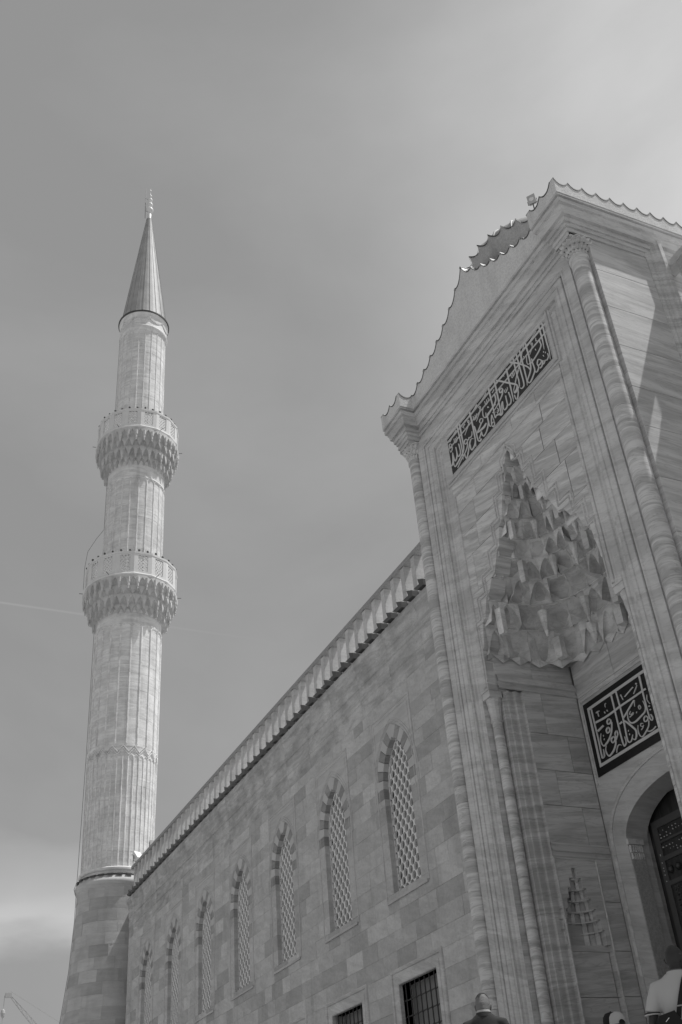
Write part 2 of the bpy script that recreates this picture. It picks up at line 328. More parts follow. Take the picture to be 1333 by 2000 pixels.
# ------------------------------------------------ lettering strokes (left x, z, right x, z in mm)
STROKES_TOP = [[[-1578,16753,-1510,16708],[-1577,16643,-1516,16605],[-1553,16387,-1501,16356],[-1533,15984,-1495,15960],[-1545,15742,-1527,15731]],[[-1478,16725,-1411,16682],[-1469,16379,-1413,16344],[-1462,16042,-1414,16009],[-1514,15933,-1477,15895],[-1714,15853,-1674,15808],[-1831,15820,-1789,15769],[-1887,15807,-1895,15778],[-1909,15870,-1949,15892],[-1897,15992,-1931,16014]],[[-1629,16255,-1585,16229],[-1617,16134,-1574,16109],[-1611,16000,-1569,15969],[-1659,15955,-1620,15911],[-1694,15959,-1702,15928],[-1705,15987,-1750,16010],[-1713,16124,-1755,16149],[-1721,16231,-1760,16254]],[[-1753,16052,-1716,16021],[-1797,15976,-1753,15935],[-1857,15943,-1837,15897],[-1857,15976,-1900,15999],[-1904,16217,-1873,16175],[-1965,15996,-1919,15962],[-2015,15933,-1970,15889],[-2020,15917,-2039,15903],[-2047,15971,-2067,15977]],[[-1623,16666,-1599,16637],[-1780,16616,-1758,16589],[-1951,16552,-1931,16528]],[[-1942,16487,-1915,16483],[-1895,16411,-1861,16393],[-1920,16373,-1897,16341],[-1965,16397,-1993,16400],[-1968,16468,-2000,16496],[-1917,16469,-1940,16501]],[[-1881,16349,-1855,16326],[-1925,16294,-1897,16266],[-1975,16277,-1980,16259],[-1985,16338,-2003,16347]],[[-1655,16484,-1627,16467],[-1653,16391,-1628,16368],[-1719,16367,-1702,16341],[-1742,16382,-1768,16394],[-1738,16489,-1766,16507]],[[-1707,16485,-1683,16469],[-1713,16383,-1689,16367]],[[-1246,16548,-1224,16519],[-1321,16529,-1297,16507],[-1306,16446,-1286,16435]],[[-1353,16513,-1368,16536],[-1292,16510,-1307,16534]],[[-1090,16543,-1068,16514],[-1139,16532,-1111,16508],[-1114,16466,-1109,16485],[-1054,16463,-1082,16487],[-1065,16521,-1093,16536]],[[-1081,16488,-1055,16462],[-1146,16404,-1123,16381],[-1241,16333,-1223,16314],[-1324,16274,-1312,16260]],[[-1021,16725,-952,16682],[-1008,16545,-944,16506],[-992,16288,-933,16251],[-987,16064,-930,16028],[-982,15875,-940,15848],[-996,15692,-976,15679]],[[-1041,16164,-1018,16147],[-1067,16087,-1038,16061],[-1121,16071,-1099,16033],[-1183,16107,-1156,16066],[-1226,16073,-1200,16034],[-1248,16094,-1263,16078],[-1304,16154,-1300,16122],[-1379,16164,-1344,16124],[-1409,16111,-1367,16085],[-1360,16024,-1359,16052],[-1277,16016,-1298,16050]],[[-1277,16091,-1240,16063],[-1312,15954,-1276,15923],[-1405,15874,-1374,15840],[-1520,15829,-1492,15796],[-1653,15783,-1628,15755],[-1813,15702,-1793,15680]],[[-1015,15948,-1014,15933],[-1119,16013,-1099,15979],[-1193,15976,-1151,15936],[-1278,15853,-1237,15817],[-1364,15733,-1323,15694],[-1424,15703,-1412,15661],[-1425,15745,-1462,15766],[-1425,15841,-1446,15854]],[[-984,15869,-949,15840],[-1023,15793,-983,15755],[-1103,15750,-1065,15703],[-1159,15749,-1161,15709],[-1163,15779,-1206,15803],[-1163,15885,-1183,15898]],[[-945,16237,-889,16208],[-908,16033,-856,16005],[-899,15875,-854,15849],[-877,15764,-834,15755],[-792,15682,-816,15737],[-713,15698,-753,15752]],[[-713,15892,-681,15860],[-782,15827,-750,15794],[-828,15798,-798,15764]],[[-559,16175,-554,16144],[-654,16224,-632,16188],[-706,16176,-670,16153],[-642,16076,-644,16105],[-559,16080,-590,16114],[-539,16145,-574,16173]],[[-653,16109,-617,16070],[-745,16050,-710,16011],[-858,15996,-823,15956]],[[-476,15973,-445,15932],[-585,15959,-535,15885],[-707,15969,-670,15901],[-851,15976,-837,15949]],[[-409,16070,-368,16047],[-399,15947,-356,15914],[-466,15830,-425,15791],[-549,15757,-515,15718],[-644,15744,-627,15697],[-658,15779,-705,15797],[-670,15880,-706,15901]],[[-685,16673,-648,16624],[-794,16636,-763,16595],[-903,16604,-877,16569]],[[-762,16460,-736,16442],[-766,16384,-743,16361],[-846,16362,-830,16336],[-867,16366,-891,16375],[-871,16478,-897,16494]],[[-818,16466,-795,16450],[-822,16380,-799,16365]],[[-585,16543,-564,16514],[-632,16532,-606,16508],[-597,16469,-597,16491],[-542,16468,-568,16491],[-562,16524,-587,16533]],[[-579,16489,-550,16462],[-635,16402,-611,16377],[-719,16335,-700,16315],[-808,16272,-796,16259]],[[-482,16398,-463,16382],[-529,16313,-501,16292],[-535,16191,-498,16174],[-473,16096,-469,16130],[-365,16060,-396,16110],[-243,16086,-275,16131],[-125,16111,-153,16152],[2,16116,-21,16154]],[[-421,16215,-399,16200],[-437,16117,-404,16094]],[[-325,16303,-268,16270],[-321,16261,-264,16228]],[[-405,16100,-356,16070],[-402,15945,-353,15916],[-389,15810,-344,15795],[-322,15735,-300,15752]],[[-178,16727,-113,16683],[-176,16613,-116,16574],[-161,16346,-108,16312],[-151,16151,-104,16121],[-147,15931,-109,15908],[-139,15829,-112,15812]],[[69,16731,133,16689],[75,16604,133,16565],[80,16291,133,16256],[81,16072,129,16041],[82,15856,124,15828],[75,15739,109,15716]],[[150,16639,168,16679],[247,16549,272,16584],[543,16237,571,16271],[760,16017,796,16036],[776,15962,831,15919],[735,15921,770,15875],[669,15901,691,15867]],[[555,16661,611,16623],[556,16351,608,16317],[567,16124,613,16095],[575,15882,610,15860],[586,15705,599,15697]],[[257,16379,291,16327],[185,16366,230,16320],[192,16267,227,16273],[288,16219,257,16271],[341,16257,292,16290],[294,16351,254,16355]],[[286,16268,330,16227],[247,16183,281,16146],[138,16122,165,16088],[-4,16064,19,16034],[-121,16039,-102,16012]],[[-11,16409,39,16378],[0,16252,45,16214],[-72,16186,-36,16143],[-157,16158,-129,16118],[-274,16143,-248,16104],[-390,16139,-363,16097]],[[-247,16497,-222,16480],[-248,16424,-226,16401],[-341,16392,-324,16367],[-347,16397,-371,16406],[-359,16494,-383,16508]],[[-309,16504,-287,16489],[-314,16419,-292,16404]],[[-267,16672,-249,16646],[-399,16640,-384,16619],[-515,16610,-502,16593]],[[21,16527,46,16494],[-31,16503,-12,16477],[-68,16500,-56,16480]],[[465,16066,510,16043],[487,15953,527,15931],[502,15827,539,15799],[463,15771,494,15732],[404,15775,405,15742],[393,15806,357,15823],[388,15936,351,15959],[390,16041,352,16067]],[[355,15824,389,15788],[311,15778,343,15737],[246,15776,252,15737],[232,15806,194,15829],[248,15995,215,16019]],[[218,16021,246,15992],[155,15951,188,15924],[142,15788,179,15761],[116,15753,148,15713],[90,15744,69,15732],[67,15824,37,15835]],[[469,16209,489,16196],[469,16159,487,16139],[392,16129,405,16107],[383,16135,364,16142],[378,16214,357,16226]],[[416,16211,434,16198],[413,16148,431,16136]],[[795,16364,814,16348],[784,16305,802,16285],[707,16289,716,16267],[696,16317,676,16326],[694,16382,674,16395]],[[747,16378,764,16364],[728,16318,745,16303]],[[510,16627,529,16600],[439,16601,459,16580],[442,16523,460,16512]],[[390,16602,379,16624],[454,16592,443,16614]],[[951,16282,970,16259],[848,16196,867,16174],[746,16066,766,16045],[666,15982,688,15962],[657,15880,680,15864]],[[680,15851,664,15887],[750,15837,728,15874],[804,15859,778,15894]],[[643,15846,673,15830],[662,15708,692,15703],[746,15663,714,15703],[807,15755,769,15789],[831,15862,797,15895],[875,15873,851,15909]],[[-325,16280,-294,16298],[-295,16245,-264,16263]],[[-7,16009,26,15999],[29,15922,65,15895],[-30,15895,6,15866],[2,15830,35,15797],[-53,15857,-43,15822]],[[-110,15807,-139,15843],[-43,15835,-61,15872],[21,15786,31,15807],[63,15737,83,15749]],[[-72,15936,-65,15959],[-48,15917,-42,15940]],[[-15,15941,0,15953],[4,15920,19,15933]],[[-238,16009,-199,15975],[-285,15904,-246,15873],[-306,15777,-266,15753],[-264,15678,-256,15704],[-175,15674,-211,15709],[-174,15776,-201,15770],[-272,15809,-254,15770]],[[-233,15999,-204,15985],[-197,15798,-168,15783]],[[-173,15999,-186,16031],[-113,15984,-127,16015]],[[1950,16737,2004,16701],[1957,16578,2008,16543],[1959,16188,2004,16158],[1971,15913,2007,15888],[1954,15700,1969,15689]],[[1843,16718,1897,16680],[1849,16548,1897,16516],[1859,16302,1898,16275],[1854,16064,1865,16055]],[[1759,16675,1770,16656],[1629,16652,1639,16635],[1493,16617,1503,16601]],[[1690,16537,1708,16521],[1671,16452,1689,16444],[1723,16435,1713,16457]],[[1767,16417,1808,16390],[1771,16337,1811,16314],[1786,16254,1823,16220],[1727,16196,1756,16156],[1600,16150,1625,16112],[1462,16124,1486,16085],[1359,16119,1381,16080]],[[1545,16544,1562,16518],[1503,16534,1525,16511],[1520,16474,1526,16490],[1574,16467,1552,16490],[1565,16525,1542,16537]],[[1546,16485,1568,16462],[1493,16402,1510,16383],[1398,16325,1410,16310]],[[1605,16255,1597,16308],[1635,16239,1626,16292]],[[1323,16723,1378,16687],[1333,16538,1385,16504],[1342,16334,1392,16301],[1341,16144,1388,16108],[1308,15994,1352,15954],[1243,15917,1279,15874],[1172,15861,1200,15826],[1136,15826,1158,15800]],[[1301,16708,1320,16686],[1191,16598,1210,16576],[1059,16419,1078,16397],[888,16262,908,16240],[753,16096,773,16075]],[[1095,16719,1151,16682],[1103,16568,1155,16534],[1110,16344,1157,16313],[1117,16079,1161,16051],[1123,15842,1153,15821],[1109,15718,1121,15709]],[[968,16722,1022,16687],[977,16549,1027,16516],[987,16288,1034,16258],[1003,16048,1047,16020],[1008,15875,1050,15845],[989,15805,1022,15765],[921,15806,929,15771],[901,15843,878,15837]],[[844,16712,893,16677],[842,16503,889,16471],[854,16241,898,16214],[873,16053,912,16027],[856,15897,890,15873]],[[727,16663,743,16712],[851,16557,874,16594],[1017,16372,1046,16399],[1189,16171,1221,16188],[1265,16058,1302,16056],[1307,15954,1337,15945]],[[1284,16380,1307,16361],[1254,16243,1280,16224],[1277,16147,1293,16158],[1355,16111,1346,16143]],[[1416,16195,1451,16171],[1413,16078,1452,16054],[1428,15906,1469,15878],[1407,15837,1443,15799],[1314,15772,1347,15730],[1231,15731,1259,15686],[1189,15740,1170,15725],[1169,15811,1142,15822]],[[1192,16456,1214,16449],[1217,16385,1239,16378]],[[1598,16019,1629,15986],[1542,15936,1576,15910],[1596,15843,1595,15875],[1691,15832,1665,15869],[1712,15905,1682,15910],[1622,16011,1606,15994]],[[1542,15920,1575,15906],[1564,15833,1600,15804],[1507,15786,1537,15744],[1476,15782,1460,15768],[1460,15845,1438,15854]],[[1617,15744,1597,15786],[1690,15737,1661,15779],[1739,15793,1704,15831],[1771,15839,1736,15876]],[[1718,15765,1707,15801],[1774,15747,1752,15784],[1826,15784,1808,15820],[1869,15746,1851,15781],[1941,15785,1913,15812],[1944,15881,1915,15900]],[[1809,16012,1821,16049],[1836,15988,1848,16024]],[[1859,15952,1871,15988],[1886,15927,1898,15963]],[[1787,15923,1779,15972],[1816,15908,1808,15957]],[[795,16373,814,16356],[777,16315,794,16295],[699,16284,700,16266],[699,16360,679,16371]],[[737,16379,754,16365],[726,16311,744,16298]]]
STROKES_DOOR = [[[-1553,9632,-1572,9681],[-1238,9611,-1259,9659],[-933,9617,-957,9664],[-753,9629,-775,9674],[-330,9631,-350,9674],[-46,9637,-64,9679],[53,9635,37,9676]],[[-958,9968,-909,9954],[-955,9649,-908,9637],[-953,9329,-908,9317],[-948,9043,-904,9033],[-932,8920,-889,8912]],[[-930,8934,-891,8928],[-910,8884,-899,8912],[-839,8897,-871,8921],[-810,8946,-840,8955],[-821,9060,-842,9064]],[[-803,9979,-755,9967],[-788,9664,-742,9653],[-779,9390,-734,9378],[-801,9015,-758,9004]],[[-793,9028,-755,9019],[-795,8963,-752,8959],[-754,8899,-735,8922],[-674,8898,-697,8921],[-628,8945,-652,8960],[-593,9002,-611,9011]],[[-74,9973,-16,9955],[-77,9799,-25,9783],[-84,9619,-37,9606],[-81,9406,-38,9396],[-77,9203,-36,9194],[-62,9086,-24,9084],[-4,9029,-11,9058],[46,9073,10,9082],[14,9160,-19,9160]],[[-1480,9817,-1496,9839],[-1428,9827,-1437,9848],[-1365,9814,-1368,9832]],[[-1447,9837,-1421,9830],[-1443,9732,-1417,9726]],[[-1146,9897,-1129,9880],[-1185,9877,-1166,9867],[-1188,9819,-1172,9814]],[[-1237,9709,-1252,9753],[-1202,9706,-1217,9750]],[[-1156,9714,-1167,9756],[-1124,9710,-1136,9752]],[[-685,9859,-653,9856],[-642,9729,-621,9726]],[[-289,9853,-272,9830],[-582,9781,-564,9758]],[[-196,9886,-150,9865],[-206,9859,-160,9837]],[[-175,9836,-154,9820],[-248,9774,-228,9757],[-322,9720,-302,9703]],[[-1538,9446,-1574,9492],[-1334,9488,-1365,9529]],[[-1181,9582,-1146,9551],[-1245,9547,-1201,9524],[-1230,9471,-1199,9488],[-1133,9455,-1163,9488],[-1088,9507,-1134,9516],[-1146,9573,-1181,9560]],[[-1119,9482,-1076,9465],[-1155,9371,-1110,9350],[-1224,9268,-1181,9241],[-1326,9194,-1285,9161],[-1411,9162,-1376,9123],[-1468,9145,-1478,9117],[-1504,9192,-1537,9195],[-1514,9288,-1540,9297],[-1469,9388,-1487,9397]],[[-1260,9437,-1223,9407],[-1326,9394,-1280,9374],[-1295,9308,-1274,9332],[-1193,9316,-1231,9344],[-1177,9379,-1223,9383],[-1224,9429,-1259,9415]],[[-1435,9306,-1423,9341],[-1409,9296,-1396,9330]],[[-1441,9237,-1418,9267],[-1416,9223,-1392,9253]],[[-1028,9276,-998,9250],[-1095,9235,-1057,9217],[-1084,9137,-1065,9156],[-986,9171,-1023,9189],[-994,9259,-1033,9267]],[[-1039,9167,-1011,9148],[-1103,9107,-1075,9088]],[[-1166,9209,-1134,9178],[-1246,9171,-1202,9150],[-1218,9079,-1194,9101],[-1115,9084,-1150,9114],[-1083,9140,-1129,9147],[-1132,9199,-1168,9188]],[[-1120,9103,-1080,9085],[-1164,9022,-1122,8997],[-1267,8943,-1229,8910],[-1387,8910,-1383,8871],[-1421,8963,-1459,8964],[-1434,9041,-1461,9050],[-1396,9111,-1411,9118]],[[-967,8944,-975,8937],[-1034,8991,-1029,8969],[-1116,8963,-1089,8945],[-1166,8871,-1147,8862]],[[-1628,9969,-1581,9956],[-1623,9702,-1578,9690],[-1615,9340,-1570,9329],[-1622,9023,-1576,9012],[-1610,8923,-1571,8932],[-1513,8926,-1549,8946],[-1497,9019,-1527,9027],[-1506,9078,-1527,9082]],[[-353,9611,-322,9580],[-468,9559,-436,9528],[-615,9489,-582,9458],[-754,9423,-722,9392]],[[-351,9601,-324,9590],[-375,9478,-362,9473]],[[-780,9356,-752,9372],[-700,9280,-659,9295],[-564,9114,-516,9125],[-515,9040,-463,9032],[-531,8955,-486,8933],[-580,8909,-564,8879],[-620,8943,-637,8930]],[[-881,9324,-903,9361],[-786,9333,-808,9371]],[[-708,9109,-692,9140],[-684,9098,-668,9128]],[[-699,9033,-690,9068],[-671,9023,-663,9058]],[[-126,9482,-106,9480],[-105,9357,-74,9348],[-149,9284,-116,9257],[-275,9251,-250,9216],[-448,9221,-429,9181],[-551,9238,-569,9212],[-597,9298,-634,9301],[-603,9390,-629,9399],[-581,9466,-595,9472]],[[-243,9456,-225,9439],[-284,9430,-260,9420],[-262,9364,-252,9378],[-202,9387,-226,9396],[-222,9447,-246,9448]],[[-374,9341,-351,9369],[-352,9328,-329,9356]],[[-518,9449,-498,9435],[-566,9403,-543,9395],[-513,9366,-518,9383],[-440,9380,-438,9396],[-469,9367,-455,9351],[-580,9354,-569,9336]],[[-11,9330,31,9326],[-4,9303,38,9299]],[[-7,9258,34,9255],[1,9231,42,9228]],[[-154,9202,-127,9175],[-221,9171,-185,9152],[-212,9091,-184,9105],[-120,9078,-143,9107],[-73,9126,-111,9133],[-125,9193,-156,9184]],[[-408,9118,-393,9112],[-445,9016,-422,9010],[-432,8914,-404,8916],[-351,8850,-362,8876],[-220,8902,-247,8927],[-112,8975,-142,8993],[-77,9070,-107,9082]],[[-245,9089,-251,9073],[-316,9117,-305,9098],[-347,9073,-323,9071],[-290,9029,-290,9046],[-243,9043,-258,9060]],[[-276,9036,-260,9021],[-351,8998,-335,8983]],[[-215,8913,-200,8932],[-134,8867,-132,8891],[-25,8863,-40,8889],[65,8887,46,8912]],[[19,9546,38,9537],[-10,9471,11,9464],[-2,9426,17,9426],[37,9346,55,9347]]]

# ================================================================== ground, stairs
MB().box(-420, 420, -420, 420, -0.5, 0.0).build('ground', M['ground'], kind='structure')
stairs = empty('stairway', (0, -2.6, 0)); tag(stairs, 'stone stairway with a wide landing rising to the gateway door', 'stairs')
MB().box(-7, 7.6, -6.5, 2.0, 0.0, 1.70).build('landing', M['step'], stairs)
for i in range(11):
    MB().box(-7, 7.6, -9.8 + i * .3, -6.5, 0.15 * i + .001 * i, 0.15 * (i + 1) + .001 * i).build('step', M['step'], stairs)
MB().box(-7, 7.6, -6.5, -2.6, 1.702, 1.80).build('landing_paving', M['step'], stairs)
for i in range(5):
    MB().box(-5, 5, -2.6 + i * .33, 2.0, 1.80 + .16 * i, 1.80 + .16 * (i + 1)).build('step', M['step'], stairs)

# ================================================================== courtyard wall
YW = 2.1
C0, PITCH, NW = -9.85, 4.07, 7
wall = empty('courtyard_wall', (-3.7, YW, 0)); tag(wall, 'long limestone courtyard wall with lattice windows and a balustrade, left of the gateway', 'wall')
# solid core behind the facing stones, with real openings, plus added shading blocks
core = MB()
edges = [-37.6]
cents = [C0 - PITCH * i for i in range(NW)][::-1]
for c in cents: edges += [c - .80, c + .80]
edges += [-3.66]
for i in range(0, len(edges), 2): core.box(edges[i], edges[i + 1], YW + .10, YW + 1.0, 8.77, 12.9)
core.box(-37.6, -3.66, YW + .10, YW + 1.0, 12.9, 15.8)
edges = [-37.6]
for c in cents: edges += [c - .97, c + .97]
edges += [-3.66]
for i in range(0, len(edges), 2): core.box(edges[i], edges[i + 1], YW + .10, YW + 1.0, 4.0, 6.64)
core.box(-37.6, -3.66, YW + .10, YW + 1.0, 6.64, 8.77)
core.box(-37.6, -3.66, YW + .10, YW + 1.0, 0, 4.0)
core.box(-37.6, -3.66, YW + 1.0, YW + 4.0, 0, 15.8)
core.box(-46, -38.0, YW + .9, YW + 9, 0, 17.0); core.box(-46, -39.3, YW + 1.35, YW + 7, 17.0, 19.3)  # unseen blocks added behind the wall, sized to shade the minaret base
core.box(-38.0, -30, YW + 1.0, YW + 9, 15.8, 16.9)  # another unseen block added to keep sun off the minaret base
core.build('wall_core', M['wall_frame'], wall)

def cut(spans, a, b):
    r = []
    for x0, x1 in spans:
        if b <= x0 or a >= x1: r.append((x0, x1)); continue
        if a > x0: r.append((x0, a))
        if b < x1: r.append((b, x1))
    return r
rows = []
z = 6.97
for i in range(16): rows.append((z - .45 * (i + 1), z - .45 * i)) if z - .45 * i > 0.05 else None
rows += [(6.97 + .4525 * i, 6.97 + .4525 * (i + 1)) for i in range(4)]
rows += [(8.78 + .4617 * i, 8.78 + .4617 * (i + 1)) for i in range(6)]
rows += [(11.55 + .4125 * i, 11.55 + .4125 * (i + 1)) for i in range(5)]
rows += [(13.6125, 13.95)]
blocks = []
for (z0, z1) in sorted(rows):
    zm = (z0 + z1) / 2
    sp = [(-37.6, -3.68)]
    for c in cents:
        if 8.78 < zm < 11.55: sp = cut(sp, c - .75, c + .75)
        elif 11.55 < zm < 13.61: sp = cut(sp, c - 1.19, c + 1.19)
        elif 4.0 < zm < 6.97: sp = cut(sp, c - 1.36, c + 1.36)
    for a, b in sp:
        x = b
        while x > a + 1e-6:
            w = random.choice((.62, .78, .9, 1.02, 1.15, 1.3))
            if x - w < a + .4: w = x - a
            if w > 1.5: w /= 2
            blocks.append((x - w, x, z0, z1)); x -= w
blocks.sort(key=lambda b: -(b[0]) + (100 if b[3] < 4.9 else 0))
rest = MB(); g = .0012
for i, (x0, x1, z0, z1) in enumerate(blocks):
    j = random.uniform(-.003, .003)
    poly = [(x0 + g, z0 + g), (x1 - g, z0 + g), (x1 - g, z1 - g), (x0 + g, z1 - g)]
    if i < 290: MB().slab(poly, XZ, YW + j, YW + .32, .0035).build('stone_block', M['wall'], wall)
    else: rest.slab(poly, XZ, YW + j, YW + .32, .0035)
rest.build('stone_blocks', M['wall'], wall, kind='stuff')

# ---- cornice of the wall, in lengths of stone
cprof = [(-.1, 13.94), (.0, 13.95), (.0, 14.42), (.025, 14.45), (.025, 14.62), (.015, 14.65), (.02, 14.90), (.055, 14.93), (.06, 15.18), (.05, 15.21),
         (.065, 15.26), (.12, 15.50), (.165, 15.56), (.165, 15.70), (.15, 15.72), (.15, 15.79), (-.1, 15.80)]
x = -3.68
while x > -37.6:
    w = min(1.95, x + 37.6)
    MB().sweep([(x - .006, YW), (x - w, YW)][::-1], [(-o, h) for o, h in cprof], XY, caps=True).build('cornice_stone', M['cornice'], wall)
    x -= w
# ---- scalloped lead eaves edge; teeth draw its shaded underside as dark lead shapes
NB = 53; BP = .64; BX0 = -4.14 + .64
tooth = MB()
tooth.prism([(0, .15), (.20, .02), (.56, -.01), (.56, .17), (.27, .31), (.33, .13)], XZ, 0, .20)
tm = tooth.mesh('eaves_tooth')
for i in range(NB):
    if BX0 - BP * (i + 1) < -37.7: break
    o = link('lead_eaves_underside', tm, M['lead'], wall); o.location = (BX0 - BP * (i + 1), YW - .24, 15.82)
# ---- balustrade: posts, sill, top rail
pm = MB()
pm.slab([(-.105, 16.06), (.105, 16.06), (.105, 17.22), (-.105, 17.22)], XZ, 0, .27, .012).mesh('p')
pm.box(-.15, .15, -.03, .27, 16.0, 16.10)
pmesh = pm.mesh('balustrade_post')
for i in range(NB):
    px_ = -4.39 - BP * i
    if px_ < -37.5: break
    o = link('balustrade_post', pmesh, M['post'], wall); o.location = (px_, YW, 0)
x = -3.68
while x > -37.6:
    w = min(BP * 4, x + 37.6)
    MB().box(x - w, x - .008, YW - .03, YW + .25, 17.225, 17.36).build('rail_stone', M['rail_dark'], wall); x -= w
MB().box(-37.6, -3.68, YW - .02, YW + .6, 15.80, 16.0).build('parapet_sill', M['post'], wall)

# ---- lattice windows
def aw(zr, off=0.0, h=.75, sp=11.55, hgt=1.2):
    """half width of the pointed opening at height zr"""
    if zr <= sp: return h + off
    R = (hgt * hgt + h * h) / (2 * h); c = R - h; d = (R + off) ** 2 - (zr - sp) ** 2
    return max(0.0, math.sqrt(max(0, d)) - c)
AR = (1.2 * 1.2 + .75 * .75) / 1.5; AC = AR - .75
def arc_pts(off, n, side=1, top=None):
    """points of one side of the arch from springing to apex"""
    R = AR + off; a1 = math.acos(AC / R); r = []
    for i in range(n + 1):
        a = a1 * i / n; r.append((side * (R * math.cos(a) - AC), 11.55 + R * math.sin(a)))
    return r
cx = C0
fr = MB()
# spandrel panel with arched hole (left and right halves), thin proud mouldings
for s in (1, -1):
    ins = arc_pts(.36, 10, s)
    for i in range(len(ins) - 1):
        a, b = ins[i], ins[i + 1]
        q = [(cx + a[0], a[1]), (cx + s * 1.185, a[1]), (cx + s * 1.185, b[1]), (cx + b[0], b[1])]
        if s < 0: q = q[::-1]
        fr.add([(u, YW - .002, v) for u, v in q] + [(u, YW + .3, v) for u, v in q], [(0, 1, 2, 3), (0, 3, 7, 4), (1, 5, 6, 2)])
ztop = arc_pts(.36, 10)[-1][1]
fr.box(cx - 1.185, cx + 1.185, YW - .002, YW + .3, ztop, 13.61)
roll = [(-.03, .0), (-.022, -.016), (0, -.024), (.022, -.016), (.03, .0)]
FY = lambda u, v, h: (u, YW + h, v)
fr.sweep([(cx - 1.15, 8.62), (cx - 1.15, 13.56), (cx + 1.15, 13.56), (cx + 1.15, 8.62)], roll, FY)
fr.sweep([(cx - 1.02, 11.0), (cx - 1.02, 13.44), (cx + 1.02, 13.44), (cx + 1.02, 11.0)], [(o * .6, h * .7) for o, h in roll], FY)
for off in (.42, .50):
    L_ = arc_pts(off, 10, -1); R_ = arc_pts(off, 10, 1)[::-1]
    fr.sweep([(cx - .75 - off, 11.1)] + [(cx + u, v) for u, v in L_] + [(cx + u, v) for u, v in R_[1:]] + [(cx + .75 + off, 11.1)], [(o * .7, h * .9) for o, h in roll], FY)
fr.sweep([(cx - 1.1, 8.60), (cx + 1.1, 8.60)], [(-.03, 0), (-.03, -.04), (.03, -.045), (.05, 0)], FY, caps=True)
fr.box(cx - .76, cx + .76, YW + .12, YW + .34, 8.70, 8.782)
win = fr.build('lattice_window', M['wall_frame'], wall)
# voussoirs
R0 = AR; a1 = math.acos(AC / AR)
for s in (1, -1):
    nseg = 6
    for k in range(nseg):
        t0 = a1 * k / (nseg + .45); t1 = a1 * (k + 1) / (nseg + .45)
        pr = []
        for t in (t0 + .004, (t0 + t1) / 2, t1 - .004): pr.append((AR, t))
        for t in (t1 - .004, (t0 + t1) / 2, t0 + .004): pr.append((AR + .355, t))
        poly = [(cx + s * (r * math.cos(t) - AC), 11.55 + r * math.sin(t)) for r, t in pr]
        MB().slab(poly, XZ, YW - .012, YW + .34, .008).build('voussoir', M['vous_light' if k % 2 == 0 else 'vous_dark'], win)
    MB().slab([(cx + s * .75, 11.27), (cx + s * 1.12, 11.27), (cx + s * 1.12, 11.545), (cx + s * .75, 11.545)], XZ, YW - .012, YW + .34).build('voussoir', M['vous_dark'], win)
t1 = a1 * 6 / 6.45
kl = [(AR * math.cos(t1) - AC, 11.55 + AR * math.sin(t1)), ((AR + .355) * math.cos(t1) - AC, 11.55 + (AR + .355) * math.sin(t1))]
ap = (0, 12.75); at = arc_pts(.355, 4)[-1]
MB().slab([(cx - kl[0][0], kl[0][1]), (cx, 12.75), (cx + kl[0][0], kl[0][1]), (cx + kl[1][0], kl[1][1]), (cx, at[1]), (cx - kl[1][0], kl[1][1])], XZ, YW - .012, YW + .34).build('voussoir', M['vous_light'], win)
# the pierced plaster lattice
def lattice_mesh(hw, z0, z1, px, pz, r, y0, y1, cx=0.0, name='lattice', border=.05):
    b = MB(); n = 12
    row = 0; zc = z0 + pz * .3
    while zc < z1 + pz:
        off = px / 2 if row % 2 else 0
        k = -int(1.2 / px) - 2
        while k < int(1.2 / px) + 3:
            xc = k * px + off; k += 1
            if abs(xc) > hw(max(z0, min(z1, zc))) + px * .45: continue
            # cell polygon of the staggered grid, 12 points
            hexp = [(px / 2, -pz / 3), (px / 2, pz / 3), (0, pz * 2 / 3), (-px / 2, pz / 3), (-px / 2, -pz / 3), (0, -pz * 2 / 3)]
            outer = []
            for i in range(6):
                a, c_ = hexp[i], hexp[(i + 1) % 6]; outer += [a, ((a[0] + c_[0]) / 2, (a[1] + c_[1]) / 2)]
            def cl(u, v, m):
                v = min(max(v, z0 + m), z1); h = max(0.0, hw(v + m * .8) - m); return (min(max(u, -h), h), v)
            O = [cl(xc + u, zc + v, 0) for u, v in outer]
            I = []
            for (u, v) in outer:
                l = math.hypot(u, v); I.append(cl(xc + u / l * r, zc + v / l * r * 1.06, border))
            V = [(cx + u, y0, v) for u, v in O] + [(cx + u, y0, v) for u, v in I] + [(cx + u, y1, v) for u, v in I]
            F = []
            for i in range(n):
                j = (i + 1) % n
                F += [(i, j, n + j, n + i), (n + i, n + j, 2 * n + j, 2 * n + i)]
            b.add(V, F)
        zc += pz; row += 1
    return b
lattice_mesh(lambda z: aw(z), 8.78, 12.74, .285, .178, .104, YW + .15, YW + .21, cx).build('lattice', M['lattice'], win)
MB().box(cx - .8, cx + .8, YW + .30, YW + .32, 8.70, 12.9).build('pane', M['pane'], win)
for i in range(1, NW):
    c = copy_tree(win, wall); c.location.x = -PITCH * i

